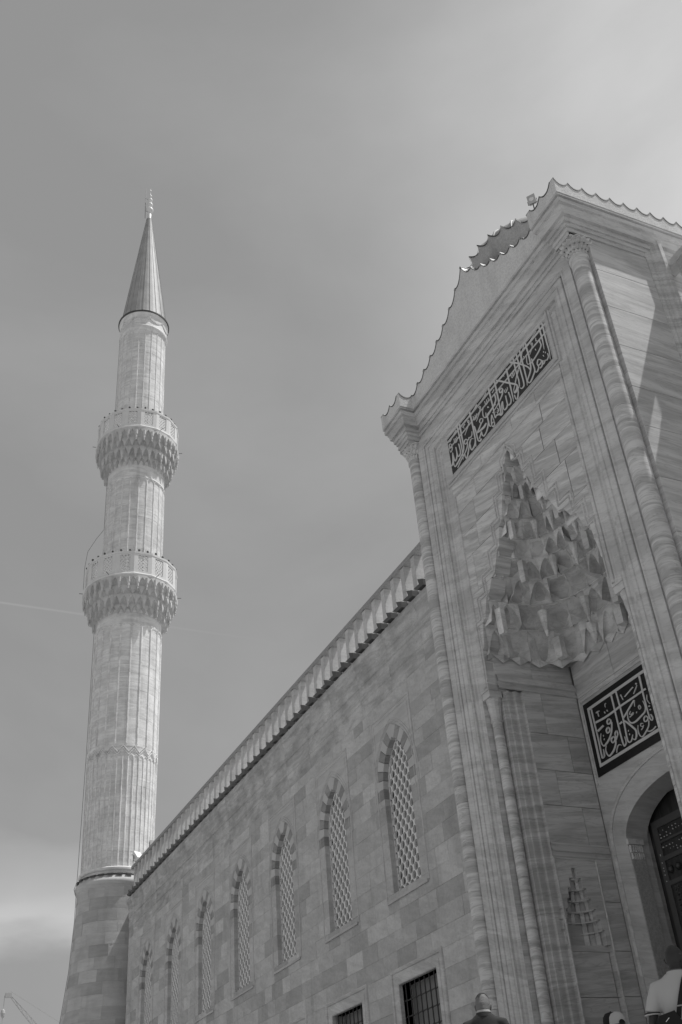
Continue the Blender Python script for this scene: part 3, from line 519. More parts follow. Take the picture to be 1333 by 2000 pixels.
# ---- barred ground windows
b = MB()
ZT = 6.64
b.sweep([(cx - .97, 4.0), (cx - .97, ZT), (cx + .97, ZT), (cx + .97, 4.0)],
        [(0, .34), (0, .0), (.02, -.015), (.16, -.015), (.17, .0), (.28, .0), (.29, -.03), (.34, -.045), (.37, -.03), (.385, .0), (.385, .05)], FY)
b.box(cx - 1.36, cx + 1.36, YW - .01, YW + .34, 3.8, 4.0)
bw_ = b.build('barred_window', M['marble_frame'], wall)
for k in range(8):
    xx = cx - .86 + k * .245
    MB().tube([(xx, YW + .13, 4.0), (xx, YW + .13, ZT)], .017, 6).build('bar', M['iron'], bw_)
for k in range(7):
    zz = 6.26 - k * .36
    MB().tube([(cx - .97, YW + .13, zz), (cx + .97, YW + .13, zz)], .015, 6).build('crossbar', M['iron'], bw_)
kn = MB()
for k in range(8):
    for q in range(7): kn.ball((cx - .86 + k * .245, YW + .13, 6.26 - q * .36), .034, 6)
kn.build('knots', M['iron'], bw_, smooth=True)
MB().box(cx - .97, cx + .97, YW + .36, YW + .38, 3.9, 6.7).build('pane', M['pane'], bw_)
for i in range(1, NW):
    c = copy_tree(bw_, wall); c.location.x = -PITCH * i

# ================================================================== wall on the right of the gateway
rw = empty('side_wall', (3.7, YW, 0)); tag(rw, 'short stretch of courtyard wall cut off by the right edge, joining the gateway', 'wall')
MB().box(3.66, 11, YW + .3, YW + 4, 0, 15.8).build('wall_core', M['wall_frame'], rw)
for z0, z1 in [(15.8 - .5 * (i + 1), 15.8 - .5 * i) for i in range(31)]:
    MB().slab([(3.68, z0 + .004), (11, z0 + .004), (11, z1 - .004), (3.68, z1 - .004)], XZ, YW, YW + .32).build('stone_course', M['wall'], rw)
MB().sweep([(11, YW), (3.68, YW)][::-1], [(-o, h) for o, h in cprof], XY, caps=True).build('cornice', M['cornice'], rw)
for i in range(11):
    o = link('balustrade_post', pmesh, M['post'], rw); o.location = (4.1 + BP * i, YW, 0)
MB().box(3.68, 11, YW - .03, YW + .25, 17.20, 17.38).build('top_rail', M['post'], rw)
MB().box(3.68, 11, YW - .02, YW + .6, 15.80, 16.0).build('parapet_sill', M['post'], rw)

# ================================================================== gateway
gate = empty('gateway', (0, 0, 2.6)); tag(gate, 'tall veined marble gateway with a stalactite-vaulted niche and two calligraphy panels', 'gateway')
ZB = 2.6                       # foot of the gateway
def wout(z):                   # stepped outline of the niche opening on the front
    T = [(10.4, 2.06), (11.2, 2.03), (11.25, 1.95), (11.75, 1.88), (11.8, 1.75), (12.2, 1.6), (12.25, 1.45), (12.5, 1.3), (12.55, 1.15),
         (12.95, .95), (13.0, .85), (13.4, .72), (13.45, .62), (14.0, .42), (14.05, .36), (14.6, .27), (14.62, .15), (14.85, .02)]
    if z <= T[0][0]: return T[0][1]
    for a, b in zip(T, T[1:]):
        if z <= b[0]: return a[1] + (b[1] - a[1]) * (z - a[0]) / (b[0] - a[0])
    return 0.0
# ---- core masses
c = MB()
for s in (1, -1):
    def bx(x0, x1, *r): c.box(min(s * x0, s * x1), max(s * x0, s * x1), *r)
    bx(3.22, 3.64, .25, 4.4, ZB, 17.4)              # flank behind the corner column
    bx(2.56, 3.23, .03, 2.0, ZB, 17.4)
    bx(2.34, 2.57, .12, 2.0, ZB, 10.5); bx(2.43, 2.57, .12, 2.0, 10.5, 17.4)
    bx(2.12, 2.425, .47, .84, ZB, 10.5); bx(2.12, 2.43, 1.80, 2.5, ZB, 10.5); bx(2.12, 2.56, .84, 1.80, 7.09, 10.5)
    bx(2.12, 2.60, .40, 2.5, 10.5, 17.4)
c.box(-2.6, 2.6, .45, 3.0, 14.9, 17.4)
c.box(-3.23, 3.23, 2.62, 4.4, 8.0, 17.4)
c.box(-3.23, -1.52, 2.62, 4.4, ZB - .8, 8.0); c.box(1.52, 3.23, 2.62, 4.4, ZB - .8, 8.0)
c.box(-3.64, 3.64, .14, 4.4, 17.39, 18.30)
c.box(-3.64, 3.64, .3, 2.1, 0.0, ZB)
for s in (1, -1): c.box(min(s * 3.22, s * 3.66), max(s * 3.22, s * 3.66), -.22, .3, 17.41, 18.30)
c.build('gateway_core', M['marble_plain'], gate)

# ---- front field of veined marble slabs, cut round the opening
F = lambda u, v, h: (u, h, v)
courses = [10.4, 10.98, 11.75, 12.5, 13.4, 14.0, 14.6, 15.14]
g = .0045
for ci, (z0, z1) in enumerate(zip(courses, courses[1:])):
    br = [t for t in (11.2, 11.25, 11.75, 11.8, 12.2, 12.25, 12.5, 12.55, 12.95, 13.0, 13.4, 13.45, 14.0, 14.05, 14.6, 14.62, 14.85) if z0 + .001 < t < z1 - .001]
    zs = [z0 + g] + br + [z1 - g]
    for s in (1, -1):
        xo = 2.16; xin = max(wout(t) for t in (z0, z1))
        cutx = None
        if 2.16 - xin > .75: cutx = xin + (2.16 - xin) * random.choice((.42, .55, .6))
        poly = [(wout(t), t) for t in zs]
        xr = cutx or xo
        poly = poly + [(xr - g, z1 - g), (xr - g, z0 + g)]
        poly = [(s * u, v) for u, v in poly]
        b = MB(); n = len(poly)
        # fan from the outer edge so that the concave outline stays right
        V = [F(u, v, .10) for u, v in poly] + [F(u, v, .46) for u, v in poly]
        m_ = len(zs)
        # strips between outline points and the right edge
        ex = [(s * (xr - g), t) for t in zs]
        V2 = [F(s * wout(t), t, .10) for t in zs] + [F(u, v, .10) for u, v in ex] + [F(s * wout(t), t, .46) for t in zs]
        Fc = [(i, i + 1, m_ + i + 1, m_ + i) for i in range(m_ - 1)] + [(i, i + 1, 2 * m_ + i + 1, 2 * m_ + i) for i in range(m_ - 1)]
        b.add(V2, Fc).build('marble_slab', M['marble_front'], gate)
        if cutx: MB().slab([(s * (cutx + g), z0 + g), (s * (xo - g), z0 + g), (s * (xo - g), z1 - g), (s * (cutx + g), z1 - g)], F, .10, .46, .004).build('marble_slab', M['marble_front'], gate)
# slabs between the niche field and the door of the upper panel
xs = [-2.16, -.9, .35, 1.25, 2.16]
for a, b_ in zip(xs, xs[1:]):
    MB().slab([(a + g, 15.14 + g), (b_ - g, 15.14 + g), (b_ - g, 15.42), (a + g, 15.42)], F, .085, .46, .004).build('marble_slab', M['marble_front'], gate)
MB().box(-2.56, 2.56, .11, .46, 15.14, 17.1).build('panel_backing', M['marble_plain'], gate)
# ---- frames of the front
def rectpath(x, z0, z1): return [(-x, z0), (-x, z1), (x, z1), (x, z0)]
outer = MB()
# path goes up-left, across, down-right: o > 0 runs outward
fp = [(-1.06, .46), (-1.06, .10), (-1.03, .085), (-1.0, .085), (-.98, .10), (-.86, .10), (-.84, .08), (-.80, .08), (-.78, .105), (-.74, .105), (-.72, .07), (-.66, .07), (-.645, .09), (-.62, .09),
      (-.60, .02), (-.56, .0), (-.50, .0), (-.49, .02), (-.46, .02), (-.45, .0), (-.34, .0), (-.33, .03), (-.30, .03), (-.29, .0), (-.25, -.005), (-.23, .015), (-.2, .015), (-.19, .0), (0.0, .0), (.0, .25)]
FYg = lambda u, v, h: (u, h, v)
outer.sweep(rectpath(3.22, 10.38, 17.42), fp, FYg)
fq = [(-.884, .103), (-.87, .10), (-.84, .08), (-.80, .08), (-.78, .105)] + fp[9:]
for s in (1, -1): outer.sweep([(s * 3.22, ZB), (s * 3.22, 10.38)], [(-o * s, h) for o, h in fq], FYg)
outer.build('front_frame', M['marble_frame'], gate)
mid = MB()   # frame of the niche field and of the upper panel
rl = [(-.035, .10), (-.03, .075), (-.01, .062), (.01, .075), (.03, .075), (.035, .10)]
mid.sweep(rectpath(2.12, 10.4, 15.10), rl, FYg)
mid.build('field_moulding', M['marble_frame'], gate)
pf = [(0, .16), (0, .092), (.03, .085), (.05, .08), (.20, .035), (.215, .035), (.22, .09), (.22, .09), (.23, .06), (.30, .06), (.31, .10)]
pfb = MB(); pfb.sweep([(-2.045, 15.645), (-2.045, 16.745), (2.045, 16.745), (2.045, 15.645)], [(o * .75, h) for o, h in pf], FYg, closed=True)
pfb.build('panel_frame', M['marble_plain'], gate)
# ---- upper inscription panel
def ribbon(strokes, y, th, kw=.88):
    b = MB()
    for st in strokes:
        st = [((a + c_) / 2 + (a - c_) / 2 * kw, (b_ + d_) / 2 + (b_ - d_) / 2 * kw, (a + c_) / 2 - (a - c_) / 2 * kw, (b_ + d_) / 2 - (b_ - d_) / 2 * kw) for a, b_, c_, d_ in st]
        P = [(a / 1000, b_ / 1000, c_ / 1000, d_ / 1000) for a, b_, c_, d_ in st]
        n = len(P); Q = []
        for i in range(n - 1):
            p0 = P[max(i - 1, 0)]; p1 = P[i]; p2 = P[i + 1]; p3 = P[min(i + 2, n - 1)]
            K = 4 if n > 2 else 1
            for k in range(K):
                t = k / K
                Q.append(tuple(.5 * ((2 * p1[j]) + (-p0[j] + p2[j]) * t + (2 * p0[j] - 5 * p1[j] + 4 * p2[j] - p3[j]) * t * t + (-p0[j] + 3 * p1[j] - 3 * p2[j] + p3[j]) * t ** 3) for j in range(4)))
        Q.append(P[-1]); n = len(Q)
        y += 2e-5
        V = [(q[0], y, q[1]) for q in Q] + [(q[2], y, q[3]) for q in Q] + [(q[0], y + th, q[1]) for q in Q] + [(q[2], y + th, q[3]) for q in Q]
        Fc = []
        for i in range(n - 1):
            Fc += [(i, i + 1, n + i + 1, n + i), (i, i + 1, 2 * n + i + 1, 2 * n + i), (n + i, n + i + 1, 3 * n + i + 1, 3 * n + i)]
        b.add(V, Fc)
    return b
pan = MB().box(-2.045, 2.045, .09, .15, 15.645, 16.745).build('inscription_panel', M['black2'], gate)
ribbon(STROKES_TOP, .078, .013).build('lettering', M['letter'], pan)
bd = MB(); bd.sweep([(-2.04, 15.653), (2.035, 15.653), (2.035, 16.74)], [(-.007, .09), (-.007, .084), (.005, .084), (.005, .09)], FYg)
bd.build('gilt_line', M['letter'], pan)
# ---- stepped moulding round the hood
st = [(2.12, 10.62), (2.12, 11.85), (1.92, 11.85), (1.92, 12.34), (1.62, 12.34), (1.62, 12.72), (1.28, 12.72), (1.28, 13.12), (1.0, 13.12), (1.0, 13.62), (.74, 13.62), (.74, 14.16), (.50, 14.16), (.50, 14.55), (.3, 14.55), (.3, 14.78), (0, 14.98)]
for k_, (dx, dz) in enumerate(((0, 0), (-.085, -.09))):
    pts = [(-(x + dx), z + dz) for x, z in st] + [(x + dx, z + dz) for x, z in st[::-1][1:]]
    m_ = MB(); m_.sweep(pts, [(-.018, .10), (-.012, .078), (.008, .078), (.016, .10)], FYg); m_.build('hood_moulding', M['marble_frame'], gate)

def shell_cell(b, Pb, Pf, z0, z1, nu=6, nv=4, drop=.10, top=.80, bulge=.05):
    """one stalactite cell: a hollow shell under a pointed arch, its ribs hanging a little below the tier.
    Pb(u, out) plan point at the back, Pf(u) plan point at the front"""
    H = z1 - z0; V = []; F_ = []
    def za(u):
        w = abs(2 * u - 1); return z0 + H * (-drop + (top + drop) * (1 - w ** 1.7))
    for iv in range(nv + 1):
        v = iv / nv * PI / 2
        for iu in range(nu + 1):
            u = iu / nu; p = Pb(u, bulge * math.sin(PI * u)); q = Pf(u); c_ = 1 - math.cos(v)
            zb_ = z0 + (za(u) - z0) * (0 if za(u) > z0 else 1)
            V.append((p[0] + (q[0] - p[0]) * c_, p[1] + (q[1] - p[1]) * c_, zb_ + (za(u) - zb_) * math.sin(v)))
    for iu in range(nu + 1):
        q = Pf(iu / nu); V.append((q[0], q[1], z1))
    W_ = nu + 1
    for iv in range(nv + 1):
        for iu in range(nu): F_.append((iv * W_ + iu, iv * W_ + iu + 1, (iv + 1) * W_ + iu + 1, (iv + 1) * W_ + iu))
    b.add(V, F_)
# ---- corner columns in drums, with capitals
def column(cxx, cyy, r, z0, z1, drums, mt, name='corner_column'):
    base = MB().lathe([(r * 1.5, z0), (r * 1.5, z0 + .12), (r * 1.15, z0 + .2), (r * 1.25, z0 + .3), (r, z0 + .38), (r, z0 + .42)], 20, (cxx, cyy))
    o = base.build(name, mt, gate, smooth=True)
    z = z0 + .42
    for i, d in enumerate(drums):
        z2 = min(z + d, z1)
        MB().lathe([(r - .008, z), (r, z + .006), (r, z2 - .006), (r - .008, z2)], 24, (cxx, cyy)).build('drum', mt, o, smooth=True)
        z = z2
        if z >= z1 - .01: break
    return o
random.seed(11)
for s in (-1, 1):
    o = column(s * 3.45, .065, .18, ZB, 16.95, [random.choice((.9, 1.2, 1.45, 1.7, .35)) for _ in range(20)], M['marble_column'])
    MB().lathe([(.185, 16.93), (.205, 16.96), (.205, 17.0), (.185, 17.03)], 24, (s * 3.45, .065)).build('collar', M['marble_column'], o, smooth=True)
    # stalactite capital: fluted cells opening upward
    cap = MB(); n = 16
    for ring, (za, zb, ra, rb) in enumerate(((17.03, 17.14, .18, .22), (17.14, 17.26, .215, .27), (17.26, 17.38, .26, .33))):
        for k in range(n):
            a0 = 2 * PI * (k + .5 * (ring % 2)) / n; a1_ = a0 + 2 * PI / n; am = (a0 + a1_) / 2
            P = lambda r, a, z: (s * 3.45 + r * math.cos(a), .065 + r * math.sin(a), z)
            cap.add([P(ra, a0, za), P(ra * .93, am, za), P(ra, a1_, za), P(rb * 1.02, a0, zb), P(rb * .86, am, zb), P(rb * 1.02, a1_, zb)], [(0, 1, 4, 3), (1, 2, 5, 4)])
    cap.lathe([(.15, 17.0), (.15, 17.39), (.34, 17.39), (.34, 17.41)], 8, (s * 3.45, .065), a0=PI / 8)
    cap.box(s * 3.45 - .235, s * 3.45 + .235, -.22, .3, 17.385, 17.42)
    cap.build('capital', M['marble_column'], o)
    # notch faces behind the column
    MB().box(min(s * 3.23, s * 3.645), max(s * 3.23, s * 3.645), .22, .26, ZB, 17.4).build('notch_facing', M['marble_side'], gate)
    # small columns in the niche jambs
    o = column(s * 2.22, .29, .105, ZB, 9.72, [random.choice((.8, 1.1, 1.5)) for _ in range(20)], M['marble_column'], 'jamb_column')
    cp = MB(); cp.lathe([(.11, 9.70), (.13, 9.73), (.11, 9.77), (.115, 9.86), (.14, 10.02), (.13, 10.05), (.16, 10.16), (.16, 10.2)], 12, (s * 2.22, .29)); cp.box(s * 2.22 - .16, s * 2.22 + .16, .108, .42, 10.2, 10.34)
    cp.build('capital', M['marble_frame'], o)
    MB().box(min(s * 2.046, s * 2.336), max(s * 2.046, s * 2.336), .092, .504, 10.342, 10.46).build('impost', M['marble_frame'], gate)
    # notch around the jamb column
    nb = MB()
    nb.sweep([(s * 2.33, .10), (s * 2.33, .40), (s * 2.06, .40), (s * 2.06, .50), (s * 2.03, .50), (s * 2.03, .56), (s * 2.06, .58), (s * 2.06, .66), (s * 2.02, .68), (s * 2.02, .76), (s * 2.05, .78), (s * 2.05, .84), (s * 2.0, .86)],
             [(0, ZB), (0, 10.36)], XY)
    nb.build('jamb_moulding', M['marble_niche'], gate)
    # side walls of the niche in courses
    zz = ZB; ks = [3.0, 3.55, 4.1, 4.7, 5.45]
    for a, b_ in zip([ZB] + ks, ks):
        for ya, yb in ((1.78, 2.19),):
            MB().slab([(ya, a + g), (yb, a + g), (yb, b_ - g), (ya, b_ - g)], YZ, s * 2.0, s * 2.3, .004).build('niche_slab', M['marble_niche'], gate)
        MB().slab([(.86, a + g), (1.76, a + g), (1.76, b_ - g), (.86, b_ - g)], YZ, s * 2.10, s * 2.4, .004).build('niche_slab', M['marble_niche'], gate)
    for a, b_ in ((5.45, 6.3), (6.3, 7.08)):
        MB().slab([(1.78, a + g), (2.19, a + g), (2.19, b_ - g), (1.78, b_ - g)], YZ, s * 2.0, s * 2.3, .004).build('niche_slab', M['marble_niche'], gate)
    for a, b_ in ((7.32, 8.05), (8.05, 8.75), (8.75, 9.5), (9.5, 10.38)):
        cut_ = random.choice((1.3, 1.55, 1.75))
        for ya, yb in ((.86, cut_), (cut_, 2.19)):
            MB().slab([(ya + g, a + g), (yb - g, a + g), (yb - g, b_ - g), (ya + g, b_ - g)], YZ, s * 2.0, s * 2.3, .004).build('niche_slab', M['marble_niche'], gate)
    for a, b_ in ((10.68, 11.12), ):
        MB().slab([(.3, a + g), (1.2, a + g), (1.2, b_ - g), (.3, b_ - g)], YZ, s * 2.03, s * 2.3, .004).build('niche_slab', M['marble_niche'], gate)
        MB().slab([(1.2 + g, a + g), (2.19, a + g), (2.19, b_ - g), (1.2 + g, b_ - g)], YZ, s * 2.03, s * 2.3, .004).build('niche_slab', M['marble_niche'], gate)
    # upper band and middle band of mouldings
    ZY = lambda u, v, h: (s * (2.0 - h), u, v)
    bm_ = MB(); bm_.sweep([(.3, 0), (2.19, 0)], [(10.37, 0), (10.38, .03), (10.42, .03), (10.43, .0), (10.50, .0), (10.52, .045), (10.58, .05), (10.60, .015), (10.66, .015), (10.69, -.03)], lambda u, v, h: (s * (2.0 - h), u, v)); bm_.build('niche_moulding', M['marble_frame'], gate)
    bm_ = MB(); bm_.sweep([(.86, 0), (2.19, 0)], [(7.07, 0), (7.08, .025), (7.11, .025), (7.12, .0), (7.16, .0), (7.18, .03), (7.22, .03), (7.23, .008), (7.28, .008), (7.30, .03), (7.325, .03), (7.33, 0)], lambda u, v, h: (s * (2.0 - h), u, v)); bm_.build('niche_moulding', M['marble_frame'], gate)
    fm = MB(); fm.sweep([(.90, ZB), (.90, 7.02), (1.79, 7.02), (1.79, ZB)], [(0, -.06), (0, .0), (.012, .018), (.03, .018), (.04, 0)], lambda u, v, h: (s * (2.0 - h), u, v)); fm.build('niche_moulding', M['marble_frame'], gate)
    # small side niche with its own stalactite hood
    sn = MB(); ny0, ny1 = .94, 1.62
    tiersz = [5.55, 5.80, 5.98, 6.16, 6.34, 6.52, 6.70, 6.88]
    def hw_(z): return .43 * (1 - max(0, (z - 5.8)) / 1.12) ** .75 if z > 5.8 else .43
    yc = 1.26
    # facing with the stepped opening: left and right of the hood
    for a, b_ in zip(tiersz, tiersz[1:]):
        w0 = hw_(b_ - .02)
        for y0_, y1_ in ((.86, yc - w0), (yc + w0, 1.78)):
            if y1_ - y0_ > .01: sn.box(min(s * 1.995, s * 2.25), max(s * 1.995, s * 2.25), y0_, y1_, a, b_)
    sn.box(min(s * 1.995, s * 2.25), max(s * 1.995, s * 2.25), .86, 1.78, 6.88, 7.08)
    sn.box(min(s * 2.45, s * 2.5), max(s * 2.45, s * 2.5), .8, 1.8, 5.4, 7.0)
    so = sn.build('side_niche', M['marble_niche'], gate)
    MB().box(min(s * 2.10, s * 2.45), max(s * 2.10, s * 2.45), .86, 1.78, 5.45, 5.55).build('niche_ledge', M['marble_frame'], so)
    for a, b_ in zip(tiersz[:-1], tiersz[1:]):
        w0 = hw_(a) ; w1 = hw_(b_); nn = max(2, int(w0 / .06)); cellb = MB()
        nn = max(2, int(w0 / .062)); Hh = b_ - a
        Pn = lambda w, t, o=0: (s * (2.0 + (w + o) * .95 * math.sin(t)), yc - (w + o) * math.cos(t))
        for k in range(nn):
            t0, t1_ = PI * k / nn, PI * (k + 1) / nn; tm_ = t0 + (t1_ - t0) * .42
            p0, p1, p2, q0, q1, q2 = Pn(w0, t0), Pn(w0, tm_), Pn(w0, t1_), Pn(w1, t0), Pn(w1, tm_), Pn(w1, t1_)
            i0, i1 = Pn(w0, t0, -.02), Pn(w0, tm_, -.02); j0, j1 = Pn(w1, t0, -.01), Pn(w1, tm_, -.01)
            zt_ = b_ - Hh * .12
            d1_, d2_ = Pn(w0, tm_, .05), Pn(w0, t1_, .05); cellb.add([d1_ + (a,), d2_ + (a,), d2_ + (b_,), d1_ + (b_,)], [(0, 1, 2, 3)])
            l0, l1 = Pn(w1, t0, -.035), Pn(w1, t1_, -.035); o0, o1 = Pn(w0, t0, .08), Pn(w0, t1_, .08); cellb.add([l0 + (b_ - .012,), l1 + (b_ - .012,), o1 + (b_ - .012,), o0 + (b_ - .012,), l0 + (b_ + .01,), l1 + (b_ + .01,)], [(0, 1, 2, 3), (0, 1, 5, 4)])
            cellb.add([i0 + (a - .02,), i1 + (a - .02,), i1 + (zt_ - .04,), i0 + (zt_ - .04,), p0 + (a,), p1 + (a,), j1 + (b_,), j0 + (b_,)], [(0, 1, 2, 3), (0, 3, 7, 4), (1, 2, 6, 5), (0, 1, 5, 4), (3, 2, 6, 7)])
        cellb.build('stalactite_tier', M['muqarnas'], so)

# ---- outer flanks
for s in (1, -1):
    zc = [ZB, 3.6, 4.7, 5.9, 7.1, 8.2, 9.4, 10.5, 11.6, 12.7, 13.6, 14.6, 15.6, 16.6, 17.42]
    for a, b_ in zip(zc, zc[1:]):
        MB().slab([(.21, a + g), (1.70, a + g), (1.70, b_ - g), (.21, b_ - g)], YZ, s * 3.67, s * 3.5, .004).build('flank_slab', M['marble_side'], gate)
        if a > 15.5: MB().slab([(1.98, a + g), (4.4, a + g), (4.4, b_ - g), (1.98, b_ - g)], YZ, s * 3.67, s * 3.5, .004).build('flank_slab', M['marble_side'], gate)
    prof = [(1.66, 3.60), (1.66, 3.69), (1.70, 3.70), (1.72, 3.72), (1.77, 3.72), (1.78, 3.75), (1.83, 3.76), (1.86, 3.81), (1.93, 3.82), (1.94, 3.85), (2.02, 3.86), (2.03, 3.80), (2.09, 3.80), (2.09, 3.60)]
    st_ = MB().prism(prof, lambda u, v, h: (s * v, u, h), ZB, 17.95)
    st_.build('corner_strip', M['marble_side'], gate)

# ---- back wall of the niche with door arch
YD = 2.2
def darch(off):       # flattened four-centred arch of the doorway: returns list of points right half springing->apex
    a, h = 1.47 + off, .72 + off * .9
    r = []
    for i in range(13):
        t = i / 12 * PI / 2; x_ = a * math.cos(t) ** .85; z_ = 7.28 + h * (math.sin(t) ** 1.0) * (1 - .06 * math.cos(t)) + .05 * (i / 12) ** 4
        r.append((x_, z_))
    return r
def niche_back():
    for (a, b_) in ((10.35, 11.12), (10.2, 10.35)):
        for xa, xb in ((-2.0, -.75), (-.75, .8), (.8, 2.0)):
            MB().slab([(xa + g, a + g), (xb - g, a + g), (xb - g, b_ - g), (xa + g, b_ - g)], F, YD, YD + .3, .004).build('niche_slab', M['marble_niche'], gate)
    b = MB(); R_ = darch(0)
    # stone of the arch: outer limit rectangle to z 8.63
    for s in (1, -1):
        for i in range(12):
            p, q = R_[i], R_[i + 1]
            b.add([(s * p[0], YD, p[1]), (s * p[0], YD, 8.63), (s * q[0], YD, 8.63), (s * q[0], YD, q[1])], [(0, 1, 2, 3)])
            b.add([(s * p[0], YD, p[1]), (s * q[0], YD, q[1]), (s * q[0], YD + .5, q[1]), (s * p[0], YD + .5, p[1])], [(0, 1, 2, 3)])
        b.box(min(s * 1.47, s * 2.0), max(s * 1.47, s * 2.0), YD, YD + .5, 7.28, 8.63)
        b.box(min(s * 1.47, s * 2.0), max(s * 1.47, s * 2.0), YD, YD + .5, ZB, 7.28)
    b.box(-2.0, 2.0, YD, YD + .4, 8.63, 10.2)
    return b.build('door_surround', M['marble_plain'], gate)
ds = niche_back()
FD = lambda u, v, h: (u, YD + h, v)
am = MB(); RA = darch(.38); pts = [(-x_, z_ + .1) for x_, z_ in RA] + [(x_, z_ + .1) for x_, z_ in RA[::-1][1:]]
pts = [(u, min(v, 8.60)) for u, v in pts]
am.sweep(pts, [(-.03, 0), (-.03, -.022), (0, -.03), (.015, -.012), (.035, -.03), (.05, -.022), (.05, 0)], FD); am.build('arch_moulding', M['marble_frame'], ds)
for s in (1, -1):
    am = MB(); am.sweep([(s * 1.86, ZB), (s * 1.86, 7.6)], [(-.03, 0), (-.03, -.02), (-.01, -.03), (.01, -.02), (.03, -.03), (.03, 0)], FD); am.build('door_moulding', M['marble_frame'], ds)
    # jamb pier capital: two rows of little stalactite cells on the reveal
    cb = MB()
    cb.box(min(s * 1.41, s * 1.475), max(s * 1.41, s * 1.475), YD - .02, YD + .34, 7.20, 7.30)
    for k in range(6):
        y0 = YD + .02 + k * .05
        cb.box(min(s * 1.425, s * 1.475), max(s * 1.425, s * 1.475), y0, y0 + .028, 7.06, 7.19)
        cb.box(min(s * 1.44, s * 1.475), max(s * 1.44, s * 1.475), y0 + .02, y0 + .045, 6.93, 7.05)
    cb.build('jamb_capital', M['muqarnas'], ds)
    MB().box(min(s * 1.455, s * 1.49), max(s * 1.455, s * 1.49), YD + .01, YD + .33, ZB, 6.93).build('door_jamb', mat('rough_jamb%d' % s, 0.50, .9, speck=.3, bscale=30, bump=.5), ds)
# lower inscription panel
pan2 = MB().box(-1.85, 1.85, YD - .02, YD + .05, 8.63, 10.15).build('inscription_panel', M['black'], gate)
b = MB(); b.sweep([(-1.70, 8.815), (-1.70, 10.0), (1.70, 10.0), (1.70, 8.815)], [(-.03, -.018), (-.03, -.028), (.03, -.028), (.03, -.018)], FD, closed=True)
b.build('gilt_line', M['letter'], pan2)
ribbon(STROKES_DOOR, YD - .034, .013).build('lettering', M['letter'], pan2)
b = MB(); b.sweep([(-1.93, 8.50), (-1.93, 10.25), (1.93, 10.25), (1.93, 8.50)], [(-.02, 0), (-.02, -.02), (.02, -.03), (.03, 0)], FD); b.build('panel_moulding', M['marble_frame'], gate)

# ---- the door leaves
dr = MB().box(-1.62, 1.62, YD + .62, YD + .68, ZB, 8.2).build('door', M['wood'], gate)
for s in (-1, 1):
    lx = lambda a: s * a
    def bar(x0, x1, z0, z1, y, mt, nm, par): return MB().box(min(lx(x0), lx(x1)), max(lx(x0), lx(x1)), y, YD + .62, z0, z1).build(nm, mt, par)
    leaf = bar(.02, 1.36, ZB + .02, 7.62, YD + .58, M['wood'], 'door_leaf', gate)
    for (x0, x1, z0, z1) in ((.02, .14, ZB, 7.6), (1.22, 1.36, ZB, 7.6), (.14, 1.22, 6.42, 6.50), (.14, 1.22, 6.86, 6.94), (.14, 1.22, 7.46, 7.6), (.14, 1.22, 7.18, 7.22)):
        bar(x0, x1, z0, z1, YD + .555, M['wood_lt'], 'rail', leaf)
    for k in range(5): 
        MB().ball((lx(.28 + k * .21), YD + .575, 6.68), .075, 12, 1.0).build('boss', M['bronze'], leaf, smooth=True)
    # interlaced strapwork: hexagonal net of raised strips
    sw = MB(); a_ = .105
    for iz in range(48):
        for ix in range(12):
            x0 = .14 + ix * a_ * 1.5; zc_ = 2.9 + iz * a_ * .866 * 1.0 + (a_ * .433 if ix % 2 else 0)
            if zc_ > 6.38 or x0 > 1.18: continue
            for t in (0, 1, 2):
                if (ix + iz + t) % 7 == 3: continue
                an = t * PI / 3 + PI / 6; dx, dz = math.cos(an) * a_ * .55, math.sin(an) * a_ * .55
                nx, nz = -math.sin(an) * .009, math.cos(an) * .009
                x1 = min(x0 + dx, 1.21)
                V = [(lx(x0 - dx + nx), YD + .563, zc_ - dz + nz), (lx(x1 + nx), YD + .563, zc_ + dz + nz), (lx(x1 - nx), YD + .563, zc_ + dz - nz), (lx(x0 - dx - nx), YD + .563, zc_ - dz - nz)]
                V += [(p[0], YD + .582, p[2]) for p in V]
                sw.add(V, [(0, 1, 2, 3), (0, 1, 5, 4), (1, 2, 6, 5), (2, 3, 7, 6), (3, 0, 4, 7)])
    sw.build('strapwork', M['wood_lt'], leaf, kind='stuff')
    il = MB(); random.seed(5)
    for k in range(64):
        x0 = random.choice([.2 + .09 * q for q in range(12)]) + random.uniform(-.01, .01); z0 = random.choice((6.98, 7.03, 7.10, 7.27, 7.33, 7.39))
        r_ = random.uniform(.008, .016)
        il.ball((lx(x0), YD + .575, z0), r_, 6)
    for k in range(26):
        il.ball((lx(random.choice((1.29, .08))), YD + .552, random.uniform(6.2, 7.5)), .011, 6)
    il.build('pearl_inlay', M['inlay'], leaf, kind='stuff')

# ---- stalactite vault
TZ = [11.10, 11.72, 12.15, 12.52, 12.85, 13.19, 13.56, 13.93, 14.30, 14.61, 14.86]
def vcurve(z, s_, inset=0.0):
    w = max(.03, wout(min(z + .0, 14.84))) if z > 11.15 else 2.0
    d = 2.08 * min(1.0, (w / 2.0)) ** .82
    if z <= 11.15: d = 2.05
    n_ = 6.0 if z < 11.3 else (4.0 if z < 12 else (3.0 if z < 12.6 else 2.4))
    t = PI * s_
    cx_, sy_ = math.cos(t), math.sin(t)
    k = (abs(cx_) ** n_ + abs(sy_) ** n_) ** (-1 / n_)
    x_ = -w * cx_ * k; y_ = d * sy_ * k
    L_ = math.hypot(x_, y_ * .9) or 1
    return (x_ * (1 - inset / L_), .14 + y_ * (1 - inset / L_))
vault = MB()
